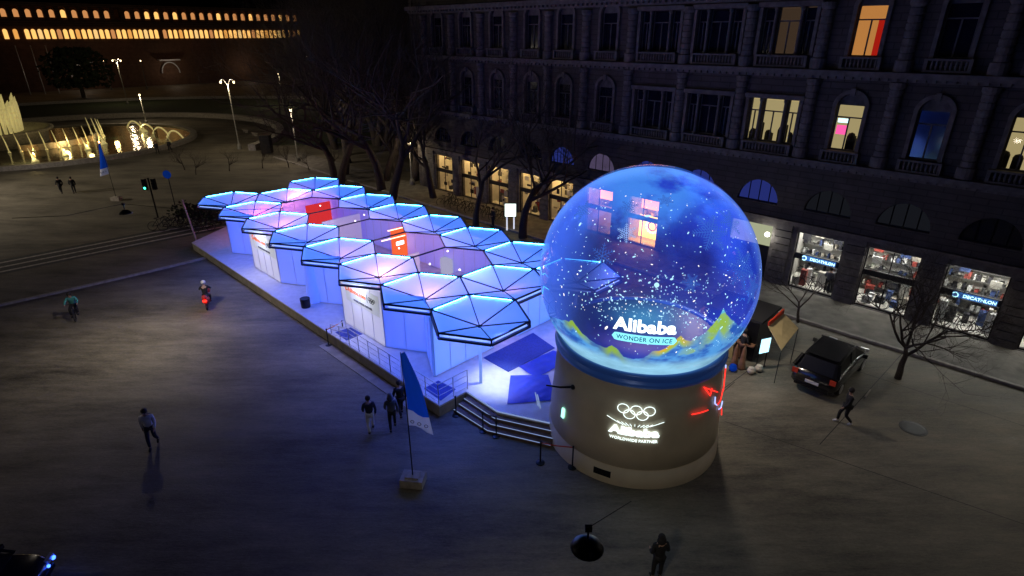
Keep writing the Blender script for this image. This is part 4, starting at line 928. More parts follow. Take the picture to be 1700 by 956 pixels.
def flag(label, base, h, s, lean, side):
    t = thing('feather_flag', label, 'flag', (0, 0, 0), 'blue feather flags on block bases')
    mb = MB(); mb.prism([(-.42, -.3, 0), (.42, -.3, 0), (.42, .3, 0), (-.42, .3, 0)], (0, 0, .34)); mb.box((0, 0, .37), (.5, .36, .06)); build('base_block', mb, M['conc'], t)
    mb = MB(); mb.tube([(0, 0, .3), (0, 0, h * .6), (-.05, 0, h)], [.026, .02, .014], 7); build('pole', mb, M['dark'], t)
    n = 14; vs = []; zb = h * .47
    for i in range(n + 1):
        z = zb + (h - zb) * i / n; f = i / n; wd = .12 + .78 * (1 - f) ** .75
        for q in range(5): x = wd * q / 4; vs.append((x * side, .09 * math.sin(q * 1.3 + f * 5), z - .28 * x + .0))
    k5 = 5; fs = [(i * k5 + q, i * k5 + q + 1, (i + 1) * k5 + q + 1, (i + 1) * k5 + q) for i in range(n) for q in range(4)]
    mb = MB(); mb.cur = 0
    for idx, f in enumerate(fs): pass
    mb.v = [Vector(v) for v in vs]; mb.f = [list(f) for f in fs]; mb.mi = [1 if idx // 4 < 3 else 0 for idx in range(len(fs))]
    c = build('cloth', mb, [M['flagb'], M['flagw']], t, True); md = c.modifiers.new('thick', 'SOLIDIFY'); md.thickness = .006
    mk = MB()
    for q in range(3):
        mk.tube([((.2 + .24 * q + .06 * math.cos(2 * PI * w_ / 10)) * side, -.12, zb + .26 - .07 * q + .06 * math.sin(2 * PI * w_ / 10)) for w_ in range(10)], .012, 4, closed=True)
    build('logo_mark', mk, M['navy'], t)
    t.location = base; t.rotation_euler = (0, 0, lean); return t
flag('blue feather flag with white foot standing on a pale block in front of the pavilion', Vector((-3.6, 16.25, 0)), 5.5, 1, R(-8), 1)
flag('far blue feather flag with white foot between the fountain and the square', Vector((-39.0, 55.2, 0)), 5.6, 1, R(0), -1)

# ------------------------------------------------------------------ globe
GC = Vector((4.87, 19.25, 7.07)); GR = 3.86; BC = Vector((4.9, 19.35, 0))
def gp(az, el, r=GR):
    a = R(az); e = R(el); return GC + Vector((math.sin(a) * math.cos(e), -math.cos(a) * math.cos(e), math.sin(e))) * r
gl = thing('snow_globe', 'giant blue glowing snow globe on a round pale plinth with neon signs', 'snow globe', BC)
mb = MB(); mb.lathe([(3.42, 0), (3.42, .08), (3.38, .74), (3.31, .75), (3.31, .79), (3.34, .80), (3.3, 1.6), (3.2, 2.8), (3.12, 4.15), (3.0, 4.2), (0, 4.2)], BC, 128); pl = build('plinth', mb, M['basew'], gl, True)
for p_ in pl.data.polygons: p_.use_smooth = True
mb = MB(); mb.lathe([(3.14, 4.1), (3.22, 4.14), (3.24, 4.3), (3.16, 4.36), (3.16, 4.42), (3.2, 4.46), (3.2, 4.62), (3.0, 4.66), (2.9, 4.6), (2.9, 4.5), (0, 4.5)], BC, 128); build('collar_ring', mb, M['ring'], gl, True)
mb = MB(); mb.lathe([(0, 4.62), (2.86, 4.62)], BC, 96); build('globe_floor', mb, mat('globe_floor', (.02, .03, .12), .4, em=(.01, .03, .25), es=.12), gl)
# shell with the projected night sky, mountains and a painted rim sheen stored per vertex
rs = np.random.RandomState(11)
az = np.concatenate([np.linspace(-104, 76, 700), np.linspace(76, 256, 120)[1:-1]]); el = np.linspace(-39.5, 90, 420)
AZ, EL = np.meshgrid(az, el); a_ = np.radians(AZ); e_ = np.radians(EL)
P = np.stack([np.sin(a_) * np.cos(e_), -np.cos(a_) * np.cos(e_), np.sin(e_)], -1)
def vnoise(P, sc_, seed, octv=5, ax=(1, 1, 1)):
    r = np.random.RandomState(seed); g = r.rand(40, 40, 40); out = 0; amp = 1; tot = 0; Q0 = (P * np.array(ax)) * sc_ + 100
    for o_ in range(octv):
        Q = Q0 * 2 ** o_; i = np.floor(Q).astype(int); f = Q - i; f = f * f * (3 - 2 * f); v = 0
        for dx in (0, 1):
            for dy in (0, 1):
                for dz in (0, 1):
                    w_ = (f[..., 0] if dx else 1 - f[..., 0]) * (f[..., 1] if dy else 1 - f[..., 1]) * (f[..., 2] if dz else 1 - f[..., 2])
                    v = v + w_ * g[(i[..., 0] + dx) % 40, (i[..., 1] + dy) % 40, (i[..., 2] + dz) % 40]
        out = out + amp * v; tot += amp; amp *= .55
    return out / tot
def sm(x, a, b): t = np.clip((x - a) / (b - a), 0, 1); return t * t * (3 - 2 * t)
n1 = vnoise(P, 2.2, 1); n2 = vnoise(P, 3.0, 2, 6, (1, 1, 2.6)); n3 = vnoise(P, 9, 3, 4)
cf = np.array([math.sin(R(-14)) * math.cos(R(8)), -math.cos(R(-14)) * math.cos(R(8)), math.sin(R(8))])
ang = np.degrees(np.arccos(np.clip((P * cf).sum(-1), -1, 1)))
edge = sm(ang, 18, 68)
base = np.zeros(P.shape); front_ = ((AZ > -104) & (AZ < 76))[..., None]
deep = np.array([.012, .012, .10]); royal = np.array([.018, .055, .62]); sky_ = np.array([.07, .30, 1.0])
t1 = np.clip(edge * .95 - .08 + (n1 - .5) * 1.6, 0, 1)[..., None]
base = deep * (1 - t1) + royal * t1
left = sm(-AZ, 28, 75)[..., None] * np.array([.05, .13, .5]); base = base + left * (AZ[..., None] < 76)
cloud = sm(n2, .36, .60) * sm(EL + 14 * np.exp(-((AZ + 20) / 30) ** 2), 48, 68); base = base * (1 - cloud[..., None] * .9) + sky_ * cloud[..., None] * 1.0
band = np.exp(-((EL - 47 - (AZ + 10) * .12) / 7.0) ** 2) * sm(n3, .4, .6) * .22; base = base + band[..., None] * sky_
rim_sheen = sm(ang, 62, 80)[..., None] * front_; base = base + rim_sheen * np.array([.10, .22, .45])  # pale rim brightening baked into the colours, centred on the camera side
right = sm(AZ, 12, 30) * (1 - sm(AZ, 66, 76)) * sm(EL, 12, 30) * sm(n1, .38, .62) * .35; base = base + right[..., None] * np.array([.04, .14, .95])
# mountains: ridge line over longitude
rx = [-104, -75, -60, -52, -49.5, -45, -40.8, -36, -30, -27.4, -24, -21.3, -16, -11, -7.5, -4, -1.5, 2, 4.4, 7, 10, 13, 16.2, 19, 21.3, 23, 24.3, 26, 28.5, 33, 38, 44, 52, 62, 76, 256]
ry = [-24, -20, -14, -12, -9.5, -14, -17, -20, -20, -17.0, -19.5, -23.8, -25, -23, -17.5, -16.5, -14.6, -10.5, -7.6, -10.5, -11, -9, -7.4, -4, -1.2, 1, 4.2, 2, -.8, -5, -9, -12, -16, -20, -24, -24]
ridge = np.interp(AZ, rx, ry) + (n3 - .5) * 2.5 + (vnoise(P, 30, 5, 3) - .5) * 1.2
inm = sm(ridge - EL, -.25, .25); dep = ridge - EL
mn = vnoise(P, 7, 8, 5, (1, 1, 1.8))
snow = np.array([.12, .46, 1.05]); pale = np.array([.45, .95, 1.3]); grn = np.array([.45, .75, .10]); org = np.array([.95, .62, .03]); sh = np.array([.03, .14, .65])
tm = sm(mn, .36, .62)[..., None]; mc = sh * (1 - tm) + snow * tm
low = sm(-EL, 22, 30)[..., None]; mc = mc * (1 - low) + (pale * (.55 + .6 * mn[..., None])) * low
def blob(c, w1, l0, l1): return np.exp(-((AZ - c) / w1) ** 2) * (1 - sm(dep, l0, l1))
def addc(mc, w_, c): w_ = np.clip(w_, 0, 1)[..., None]; return mc * (1 - w_) + c * w_
mc = addc(mc, blob(-48, 7, 2, 7) * 1.2, grn * .8); mc = addc(mc, blob(-27, 5.5, 2.5, 9) * 1.1, grn * .8); mc = addc(mc, blob(2, 8, 2.5, 6) * 1.2, grn)
mc = addc(mc, blob(-1.5, 4.5, .5, 4) * 1.1, org); mc = addc(mc, blob(5.5, 4, 1, 4) * .7, org * .9); mc = addc(mc, blob(24.5, 7, 6, 16) * sm(mn, .35, .5) * 1.2, grn * .9); mc = addc(mc, blob(24.3, 2.2, 2, 4.5), np.array([.15, .7, 1.0]))
mc = addc(mc, blob(20, 12, 10, 12) * sm(mn, .55, .65), grn * .9)
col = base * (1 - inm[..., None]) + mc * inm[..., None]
front = ((AZ > -104) & (AZ < 76))[..., None]; back = base * .35
col = np.where(front, col, back)
# glow behind the logo
gx = (AZ + 12) / 14; gy = (EL - 1) / 7; glow = np.exp(-(gx ** 2 + gy ** 2))[..., None] * (1 - inm[..., None]); col = col + glow * np.array([.05, .28, .42])
gx = (AZ + 12) / 16; gy = (EL + 15) / 5; glow = np.exp(-(gx ** 2 + gy ** 2))[..., None] * (1 - inm[..., None]); col = col + glow * np.array([.16, .11, .26])
op = np.clip(.12 + .3 * edge + .4 * cloud + .7 * inm, 0, .95) ; op = np.clip(op + .72 * sm(-AZ, 26, 46) * (1 - sm(EL, 30, 50)), 0, .95); op = np.where(front[..., 0], op, .1)
ny, nx = AZ.shape; V = (P * GR).reshape(-1, 3) + np.array(GC - BC)
idx = np.arange(ny * nx).reshape(ny, nx)
nxt = np.roll(idx, -1, 1); f4 = np.stack([idx[:-1], nxt[:-1], nxt[1:], idx[1:]], -1).reshape(-1, 4)
me = bpy.data.meshes.new('shell'); me.vertices.add(len(V)); me.vertices.foreach_set('co', V.ravel()); me.loops.add(f4.size); me.loops.foreach_set('vertex_index', f4.ravel())
me.polygons.add(len(f4)); me.polygons.foreach_set('loop_start', np.arange(0, f4.size, 4)); me.update(calc_edges=True); me.polygons.foreach_set('use_smooth', np.ones(len(f4), bool))
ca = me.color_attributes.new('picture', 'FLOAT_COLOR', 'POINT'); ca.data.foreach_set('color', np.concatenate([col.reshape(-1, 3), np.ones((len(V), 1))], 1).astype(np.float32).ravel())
cb_ = me.color_attributes.new('veil', 'FLOAT_COLOR', 'POINT'); tr = (1 - op).reshape(-1, 1); trc = np.concatenate([tr * .92, tr * .9, tr * 1.0, np.ones_like(tr)], 1); cb_.data.foreach_set('color', trc.astype(np.float32).ravel())
m = bpy.data.materials.new('globe_shell'); m.use_nodes = True; t = m.node_tree; t.nodes.clear()
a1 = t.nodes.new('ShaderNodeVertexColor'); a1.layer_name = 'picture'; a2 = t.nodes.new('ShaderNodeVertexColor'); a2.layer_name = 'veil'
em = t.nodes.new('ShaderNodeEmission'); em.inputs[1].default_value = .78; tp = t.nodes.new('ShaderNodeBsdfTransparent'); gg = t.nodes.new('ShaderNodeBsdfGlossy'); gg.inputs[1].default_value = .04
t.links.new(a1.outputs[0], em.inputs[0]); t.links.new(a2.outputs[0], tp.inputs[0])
ad = t.nodes.new('ShaderNodeAddShader'); t.links.new(em.outputs[0], ad.inputs[0]); t.links.new(tp.outputs[0], ad.inputs[1])
lw_ = t.nodes.new('ShaderNodeLayerWeight'); lw_.inputs[0].default_value = .5; pw_ = t.nodes.new('ShaderNodeMath'); pw_.operation = 'POWER'; pw_.inputs[1].default_value = 5
t.links.new(lw_.outputs['Facing'], pw_.inputs[0]); fr_ = t.nodes.new('ShaderNodeMath'); fr_.operation = 'MULTIPLY_ADD'; fr_.inputs[1].default_value = .6; fr_.inputs[2].default_value = .02; t.links.new(pw_.outputs[0], fr_.inputs[0])
mx = t.nodes.new('ShaderNodeMixShader'); t.links.new(fr_.outputs[0], mx.inputs[0]); t.links.new(ad.outputs[0], mx.inputs[1]); t.links.new(gg.outputs[0], mx.inputs[2])
o_ = t.nodes.new('ShaderNodeOutputMaterial'); t.links.new(mx.outputs[0], o_.inputs[0]); me.materials.append(m)
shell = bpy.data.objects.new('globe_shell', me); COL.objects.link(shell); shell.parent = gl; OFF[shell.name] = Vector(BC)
# falling snow: flecks of light on the shell
def disc(mb, az_, el_, r, n=7, st=1.0, rot=0.0, R_=GR + .012):
    c = gp(az_, el_, R_); nrm = (c - GC).normalized(); x = nrm.cross(Vector((0, 0, 1))).normalized(); y = x.cross(nrm)
    x2 = x * math.cos(rot) + y * math.sin(rot); y2 = y * math.cos(rot) - x * math.sin(rot)
    mb.add([c + x2 * r * st * math.cos(2 * PI * k / n) + y2 * r * math.sin(2 * PI * k / n) for k in range(n)], [tuple(range(n))])
rnd = random.Random(42); mb = MB(); mb2 = MB()
for k in range(900):
    if k < 560: a = rnd.gauss(-9, 20); e = rnd.gauss(6, 10)
    else: a = rnd.uniform(-80, 60); e = rnd.uniform(-18, 62)
    if a < -85 or a > 65 or e < -21: continue
    if -27 < a < 4 and -12 < e < .5 and rnd.random() < .85: continue
    r = .0115 * math.exp(rnd.gauss(0, .42)); disc(mb if rnd.random() < .8 else mb2, a, e, min(r, .05), 6, rnd.choice((1, 1, 1.8, 2.4)), rnd.uniform(0, 3))
disc(mb, -8.9, 16.8, .075, 14); disc(mb, -60, 37, .07, 12, .6)
build('projected_snow', mb, M['e_snow'], gl)['kind'] = 'stuff'; build('projected_sparks', mb2, M['e_snow2'], gl)['kind'] = 'stuff'
def flake(az_, el_, r, rot, m, th=.018, detail=4):
    c = gp(az_, el_, GR + .01); nrm = (c - GC).normalized(); x = nrm.cross(Vector((0, 0, 1))).normalized(); y = x.cross(nrm); mb = MB()
    def q(px, py):
        p = c + x * px + y * py; return GC + (p - GC).normalized() * (GR + .012)
    for k in range(6):
        a = rot + PI * k / 3; d = (math.cos(a), math.sin(a)); mb.bar(q(0, 0), q(d[0] * r * .5, d[1] * r * .5), th, .008, nrm); mb.bar(q(d[0] * r * .5, d[1] * r * .5), q(d[0] * r, d[1] * r), th * .8, .008, nrm)
        for i in range(1, detail + 1):
            f = i / (detail + 1); L = r * .42 * (1 - f * .75)
            for s_ in (-1, 1): b = a + s_ * PI / 3.2; p0_ = (d[0] * r * f, d[1] * r * f); mb.bar(q(*p0_), q(p0_[0] + math.cos(b) * L, p0_[1] + math.sin(b) * L), th * .7, .008, nrm)
    build('snowflake', mb, m, gl)
for a in ((22.5, 39.7, .66, .1, .018, 6), (-27.5, 38.6, .33, .3, .02, 4), (38, 20, .7, .5, .016, 6), (6.9, 17.7, .3, .2, .014, 5), (-37.2, 26.1, .42, .4, .016, 3), (-66, 44, .4, .1, .018, 4), (-4.2, 57.4, .25, .3, .016, 4), (42, 42, .5, .2, .014, 5), (-32, 52, .32, .6, .02, 3), (46, 8, .5, .1, .012, 5)):
    flake(a[0], a[1], a[2], a[3], M['e_flake'] if a[0] != -27.5 else emis('snowflake_pale', (.3, .5, 1), .9), a[4], a[5])
# logo, laid on the sphere along a parallel
def onglobe(az0, el0): return lambda p: gp(az0 + math.degrees(p.x / (GR * math.cos(R(el0)))), el0 + math.degrees(p.y / GR), GR + .02 + p.z)
t = text('Alibaba', .66, .022, .004, spacing=1.0, fine=.12); w_ = max(p.x for p in t.v) - min(p.x for p in t.v); t.v = [Vector((p.x * 1.92 / w_, p.y * .92, p.z)) for p in t.v]
remap(t, onglobe(-12.2, -3.6)); build('logo_lettering', t, M['e_text_w'], gl)
mb = MB(); n = 28; rw, rh = 1.0, .155; top_ = []
out_ = [(rw - rh + rh * math.cos(q), rh * math.sin(q)) for q in [-PI / 2 + PI * i / 8 for i in range(9)]] 
xs = [-1 + 2 * i / 24 for i in range(25)]
rows = []
for x_ in xs:
    X = x_ * rw; h_ = rh if abs(X) < rw - rh else math.sqrt(max(0, rh * rh - (abs(X) - (rw - rh)) ** 2)); rows.append([Vector((X, -h_, 0)), Vector((X, h_, 0))])
fn = onglobe(-12.0, -10.4); mb.v = [Vector(fn(p)) for r_ in rows for p in r_]; mb.f = [[2 * i, 2 * i + 2, 2 * i + 3, 2 * i + 1] for i in range(24)]; mb.mi = [0] * 24
build('logo_bar', mb, M['e_bar'], gl)
t = text('WONDER ON ICE', .235, .004, .0, spacing=1.1, fine=.1); w_ = max(p.x for p in t.v) - min(p.x for p in t.v); t.v = [Vector((p.x * 1.7 / w_, p.y, .012)) for p in t.v]
remap(t, onglobe(-12.0, -10.4)); build('bar_lettering', t, M['e_bartext'], gl)
# plinth neon: placed by angle and height on the cone
def prad(z): return np.interp(z, [0, .74, .8, 1.6, 2.8, 4.15], [3.42, 3.38, 3.34, 3.3, 3.2, 3.12])
def pp(a, z, r=.05): a = R(a); q = prad(z) + r; return BC + Vector((math.sin(a) * q, -math.cos(a) * q, z))
AN = -11.7; DEG = 180 / PI / 3.25
def onpl(p, z0_): return pp(AN + p.x * DEG, z0_ + p.y, .05 + p.z)
for rx_, rz_ in ((-.44, 3.27), (0, 3.27), (.44, 3.27), (-.22, 3.08), (.22, 3.08)):
    mb = MB(); mb.tube([onpl(Vector((rx_ + .195 * math.cos(2 * PI * k / 24), .175 * math.sin(2 * PI * k / 24), .03)), rz_) for k in range(24)], .014, 6, closed=True); build('neon_ring', mb, M['e_neonw'], gl)
for k, (x0, y0, x1, y1) in enumerate(((-.98, 2.84, -.5, 2.66), (.98, 2.84, .5, 2.66), (-.6, 2.74, -.38, 2.62), (.6, 2.74, .38, 2.62), (-.46, 2.73, -.28, 2.62), (.46, 2.73, .28, 2.62), (-.32, 2.72, -.19, 2.62), (.32, 2.72, .19, 2.62), (-.17, 2.71, -.1, 2.62), (.17, 2.71, .1, 2.62), (0, 2.71, 0, 2.63))):
    mb = MB(); mb.tube([onpl(Vector((x0, y0, .03)), 0), onpl(Vector(((x0 + x1) / 2, (y0 + y1) / 2, .03)), 0), onpl(Vector((x1, y1, .03)), 0)], .011, 6); build('neon_ray', mb, M['e_neonw'], gl)
t = text('Alibaba', .42, .024, .01, fine=.12); w_ = max(p.x for p in t.v) - min(p.x for p in t.v); t.v = [Vector((p.x * 1.75 / w_, p.y, p.z)) for p in t.v]
remap(t, lambda p: onpl(p, 2.36)); build('neon_lettering', t, M['e_neonw'], gl)
t = text('WORLDWIDE PARTNER', .15, .002, .005, fine=.12); w_ = max(p.x for p in t.v) - min(p.x for p in t.v); t.v = [Vector((p.x * 1.65 / w_, p.y, p.z)) for p in t.v]
remap(t, lambda p: onpl(p, 2.04)); build('neon_lettering', t, M['e_neonw'], gl)
for pts, mm in (([(49, 3.3), (32, 3.9), (39.5, 3.4), (40.5, 3.68)], 'e_neonr'), ([(67.5, 3.75), (69, 3.45), (66, 2.8)], 'e_neonr'), ([(63, 3.98), (66.5, 3.9), (67.5, 3.75)], 'e_neonb'), ([(46, 3.18), (46.5, 2.9), (50, 2.72)], 'e_neonb'), ([(50, 2.72), (56, 2.7), (60, 2.85), (62, 3.02)], 'e_neonr'), ([(54, 2.42), (60, 2.3), (65, 2.4)], 'e_neonb'), ([(61, 2.3), (64, 2.05), (66, 1.75)], 'e_neonr'), ([(24, 2.96), (31, 2.9), (38.5, 2.84)], 'e_neonr')):
    fine = []
    for (a0, b0), (a1_, b1) in zip(pts[:-1], pts[1:]): fine += [pp(a0 + (a1_ - a0) * i / 4, b0 + (b1 - b0) * i / 4, .08) for i in range(4)]
    fine.append(pp(*pts[-1], .08)); mb = MB(); mb.tube(fine, .022, 6); build('neon_figure', mb, M[mm], gl)
mb = MB(); q = [pp(-65, 1.72, .02), pp(-62.5, 1.72, .02), pp(-62.5, 2.1, .02), pp(-65, 2.1, .02)]; mb.prism(q, (q[0] - Vector((BC.x, BC.y, 2.0))).normalized() * .05); build('exit_light', mb, M['e_green'], gl)
mb = MB(); mb.tube([pp(-57, 3.25, .0), pp(-64, 3.1, .3), pp(-72, 2.95, .6)], [.05, .04, .03], 8); mb.ball(pp(-57, 3.25, .02), .1, 8); build('bracket_arm', mb, M['dark'], gl)
mb = MB()
for k in range(6): mb.bar(pp(-34, .3 + .045 * k, .02), pp(-23, .3 + .045 * k, .02), .03)
build('air_vent', mb, M['dark'], gl)
aim(lampw('step_fill', 'SPOT', W(-1.8, -.2, 4.2), 90, (.12, .2, 1), .3, 110, 1), (-2.5, 17.2, 0))  # unseen spot added for the blue patch of light before the steps
lampw('globe_inner_light', 'POINT', GC - Vector((0, 0, .6)), 90, (.12, .25, 1), 1.0)

# ------------------------------------------------------------------ kiosk and clutter
def Q(x, y, z=0): return Vector((x, y, z))
ki = thing('kiosk', 'small dark market kiosk with tan awning beside the globe', 'kiosk', (11.9, 26.2, 0))
ck = Vector((11.9, 26.3)); rzk = R(-44)
def kp(x, y, z): return Vector((ck.x + x * math.cos(rzk) - y * math.sin(rzk), ck.y + x * math.sin(rzk) + y * math.cos(rzk), z))
def kbox(name, x0, x1, y0, y1, z0_, z1_, m): mb = MB(); mb.hexa([kp(a, b, z) for z in (z0_, z1_) for a, b in ((x0, y0), (x1, y0), (x1, y1), (x0, y1))]); return build(name, mb, M[m], ki)
kbox('body', -1.5, 1.2, -1.0, 1.1, .1, 2.2, 'dark'); kbox('counter', -1.5, 1.2, -1.35, -1.003, .9, .98, 'brown'); kbox('front_panel', -1.5, 1.2, -1.12, -1.004, .12, .88, 'dark'); kbox('roof', -1.65, 1.35, -1.2, 1.25, 2.203, 2.32, 'black')
kbox('side_panel', -1.9, -1.503, -1.0, -.2, .9, 1.9, 'brown')
aw = [Vector((11.9, 23.7, 2.2)), Vector((13.6, 25.9, 2.5)), Vector((14.3, 24.9, 1.9)), Vector((12.6, 22.9, 1.55))]
aw = [at(1275, 542, 2.3), at(1300, 520, 2.5), at(1325, 546, 1.95), at(1297, 582, 1.75)]
mb = MB(); mb.prism(aw, (0, 0, .05)); build('awning', mb, M['tan'], ki)
mb = MB(); mb.bar(aw[0] + Vector((0, 0, .14)), aw[1] + Vector((0, 0, .14)), .08, .22); build('awning_trim', mb, M['redtrim'], ki)
for q in (aw[2], aw[3]): mb = MB(); mb.tube([(q.x, q.y, 0), q], .02, 6); build('awning_leg', mb, M['dark'], ki)
sg = thing('screen_stand', 'bright cyan standing screen in front of the kiosk awning', 'screen', (12.2, 24.2, 0))
mb = MB(); mb.box((12.2, 24.2, 1.25), (.62, .08, .85), R(20)); build('casing', mb, M['dark'], sg)
mb = MB(); n_ = Vector((math.sin(R(20)), -math.cos(R(20)), 0)) * .055; mb.box(Vector((12.2, 24.2, 1.25)) + n_, (.56, .02, .78), R(20)); build('display', mb, M['e_screen'], sg)
mb = MB()
for s_ in (-.25, .25): mb.bar((12.2 + s_ * .94, 24.2 + s_ * .34, 0), (12.2 + s_ * .94, 24.2 + s_ * .34, .83), .04)
mb.bar((11.95, 24.0, .03), (12.5, 24.3, .03), .05); build('stand_leg', mb, M['dark'], sg)
lampw('screen_glow', 'POINT', (12.2, 23.8, 1.2), 6, (.5, .85, 1), .2)
for p, la in (((10.95, 24.3), 'closed brown parasol leaning by the kiosk, left of two'), ((11.25, 24.1), 'closed brown parasol leaning by the kiosk, right of two')):
    mb = MB(); mb.lathe([(0, 0), (.2, .02), (.2, .08), (.16, .2), (.1, 1.0), (.03, 1.25), (0, 1.3)], (p[0], p[1], 0), 10); single('closed_parasol', mb, M['brown'], la, 'parasol', 'closed parasols by the kiosk', True)
for p, m_, la in (((10.75, 23.9), 'flagb', 'blue topped round pouffe at the left foot of the kiosk'), ((11.55, 23.65), 'cushion', 'pale round pouffe nearest the camera before the kiosk'), ((12.0, 23.85), 'cushion', 'pale round pouffe with dark band before the kiosk')):
    mb = MB(); mb.ball((p[0], p[1], .16), .2, 12, 1, 1, .85); mb.lathe([(0, .24), (.13, .25), (.15, .32), (0, .34)], (p[0], p[1], 0), 12); single('pouffe', mb, M[m_], la, 'pouffe', 'round pouffes before the kiosk', True)
for k, (a, b, m_) in enumerate(((10.2, 25.1, 'brown'), (11.0, 25.6, 'tan'))):
    mb = MB(); mb.box((a, b, .4), (.9, .6, .8), rzk); mb.box((a, b, .83), (.96, .66, .06), rzk); single('serving_cart', mb, M[m_], ('brown' if k == 0 else 'tan') + ' low serving cart between the globe and the kiosk', 'cart', 'low carts by the kiosk')
mb = MB(); mb.bar((15.9, 21.6, .04), (16.5, 22.2, .04), .06); single('kerb_bar', mb, M['conc'], 'short pale bar lying on the paving right of the black car', 'bar')

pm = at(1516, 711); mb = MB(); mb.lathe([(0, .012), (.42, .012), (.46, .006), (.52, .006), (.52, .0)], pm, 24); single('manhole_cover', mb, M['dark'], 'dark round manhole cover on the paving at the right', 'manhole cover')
# ------------------------------------------------------------------ street furniture
ad_ = thing('advertising_panel', 'bright white lit advertising panel on two legs under the street trees', 'advertising panel', (-.15, 45.8, 0))
mb = MB(); mb.box((-.13, 45.8, 1.75), (.98, .16, 1.15)); build('casing', mb, M['dark'], ad_)
mb = MB(); mb.box((-.13, 45.71, 1.75), (.9, .02, 1.06)); build('lit_face', mb, emis('ad_face', (.85, 1, .95), 2.4), ad_)
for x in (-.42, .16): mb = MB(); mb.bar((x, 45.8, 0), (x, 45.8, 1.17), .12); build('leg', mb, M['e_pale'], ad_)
def lamp(label, p, h, two=True, e=14, group='ornate park lanterns'):
    t = thing('street_lamp', label, 'street lamp', (0, 0, 0), group)
    mb = MB(); mb.lathe([(0, 0), (.3, 0), (.28, .5), (.12, .8), (.09, 1.2), (.07, h - .5), (.1, h - .4), (0, h - .4)], (0, 0, 0), 10); build('pole', mb, mat('lamp_pole', (.25, .25, .22), .5) if 'lamp_pole' not in bpy.data.materials else bpy.data.materials['lamp_pole'], t)
    xs_ = (-.9, .9) if two else (0,)
    for x in xs_:
        if two: mb = MB(); mb.tube([(x * s_, 0, h - .5 + .9 * math.sin(PI * .75 * s_)) for s_ in (0, .25, .5, .75, 1)], .05, 6); build('arm', mb, M['steel'], t)
        zl = h - .15 if two else h - .3
        mb = MB(); mb.lathe([(0, zl), (.11, zl), (.15, zl + .3), (0, zl + .31)], (x, 0, 0), 8); hd = build('lantern', mb, M['e_warm'], t)
        mb = MB(); mb.lathe([(.2, zl + .31), (.08, zl + .46), (0, zl + .5)], (x, 0, 0), 8); build('cap', mb, M['dark'], hd)
    t.location = p; return t
L_ = [((-89.45, 139.27), 9.5, 1, 'double arm lantern standing behind the lawn left of centre'), ((-66.64, 107.66), 5.2, 0, 'short single lantern on the curved wall behind the fountain'),
      ((-38.9, 82.9), 9.0, 1, 'tall double arm lantern at the end of the curved wall'), ((-51.92, 135.7), 7, 0, 'single lantern beyond the lawn by the path end'), ((-50.79, 150), 10, 1, 'double arm lantern far off beside the dark trees')]
for p, h, two, la in L_:
    lamp(la, (p[0], p[1], 0), h, two)
    lampw('lantern_light', 'POINT', (p[0], p[1] - .6, h - .6), 520, (1, .8, .5), .25)
lamp('single park lantern glowing behind the bare crown near the middle of the pavilion roof', (-10.8, 61.2, 0), 4.6, False, group='lanterns under the street trees')
lampw('lantern_light', 'POINT', (-11.2, 60.4, 4.2), 130, (1, .8, .5), .2)
lamp('single park lantern by the path left of the blue lit trunk', (-27.5, 74, 0), 6.5, False, group='lanterns under the street trees')
lampw('lantern_light', 'POINT', (-27.5, 73, 5.6), 420, (1, .8, .6), .2)
for p, h, la in (((-108.6, 180), 8, 'slim single lantern before the right castle gate'), ((-131, 176), 9, 'slim single lantern left of the dark round tree'), ((-118, 178), 8, 'slim single lantern before the left castle gate')):
    lamp(la, (p[0], p[1], 0), h, 0)
# far lanterns glinting between the tree branches
for k, (x, y, hh) in enumerate(((597, 139, 8), (678, 128, 8), (738, 118, 9), (650, 104, 8), (705, 180, 6), (609, 58, 9))):
    b = Vector((at(x, y + 60).x * .0 + (x - 850) / 951 * (110 + 8 * k) / CB * .98, 112 + 8 * k, 0))
    lamp(('first', 'second', 'third', 'fourth', 'fifth', 'sixth')[k] + ' lantern from the left glinting between the dark park trees' if False else 'lantern glinting through bare branches of the dark park trees', b, hh, k % 2 == 0, group='lanterns behind the trees')
for k, v in enumerate((9.5, 11.6, 13.7)):
    fp = thing('flagpole', 'slender pale flagpole by the castle, ' + ('leftmost', 'middle', 'rightmost')[k] + ' of three', 'flagpole', W(190, 10.0 + 3.2 * k, 0), 'flagpoles by the castle')
    mb = MB(); p = W(190, 10.0 + 3.2 * k, 0); mb.tube([p, p + Vector((0, 0, 6)), p + Vector((0, 0, 12))], [.14, .12, .08], 6); build('pole', mb, M['steel'], fp); mb = MB(); mb.ball(p + Vector((0, 0, 12.1)), .2, 6); build('finial', mb, M['steel'], fp)
# traffic signals at the crossing
tl = thing('traffic_light', 'traffic light showing green at the left crossing', 'traffic light', (-31.65, 49.38, 0))
mb = MB(); mb.tube([(-31.65, 49.38, 0), (-31.65, 49.38, 3.6)], .07, 8); build('pole', mb, M['dark'], tl)
for k, (x, y) in enumerate(((-31.95, 49.2), (-31.2, 49.3))):
    mb = MB(); mb.box((x, y, 3.05), (.32, .26, .95)); h_ = build('signal_head', mb, M['dark'], tl)
    for q in range(3): mb = MB(); mb.ball((x, y - .14, 2.75 + .3 * q), .1, 8, 1, .5, 1); build('lens', mb, M['e_tl'] if (k == 0 and q == 0) else M['darkglass'], h_)
rs_ = thing('road_sign', 'round blue road sign on a thin post beside the green traffic light', 'road sign', (-30.0, 49.6, 0))
mb = MB(); mb.tube([(-30.0, 49.6, 0), (-30.0, 49.6, 4.2)], .04, 6); build('post', mb, M['dark'], rs_)
mb = MB(); mb.tube([(-30.0, 49.52, 3.85), (-30.0, 49.5, 3.85)], .36, 18); build('sign_disc', mb, M['flagb'], rs_)
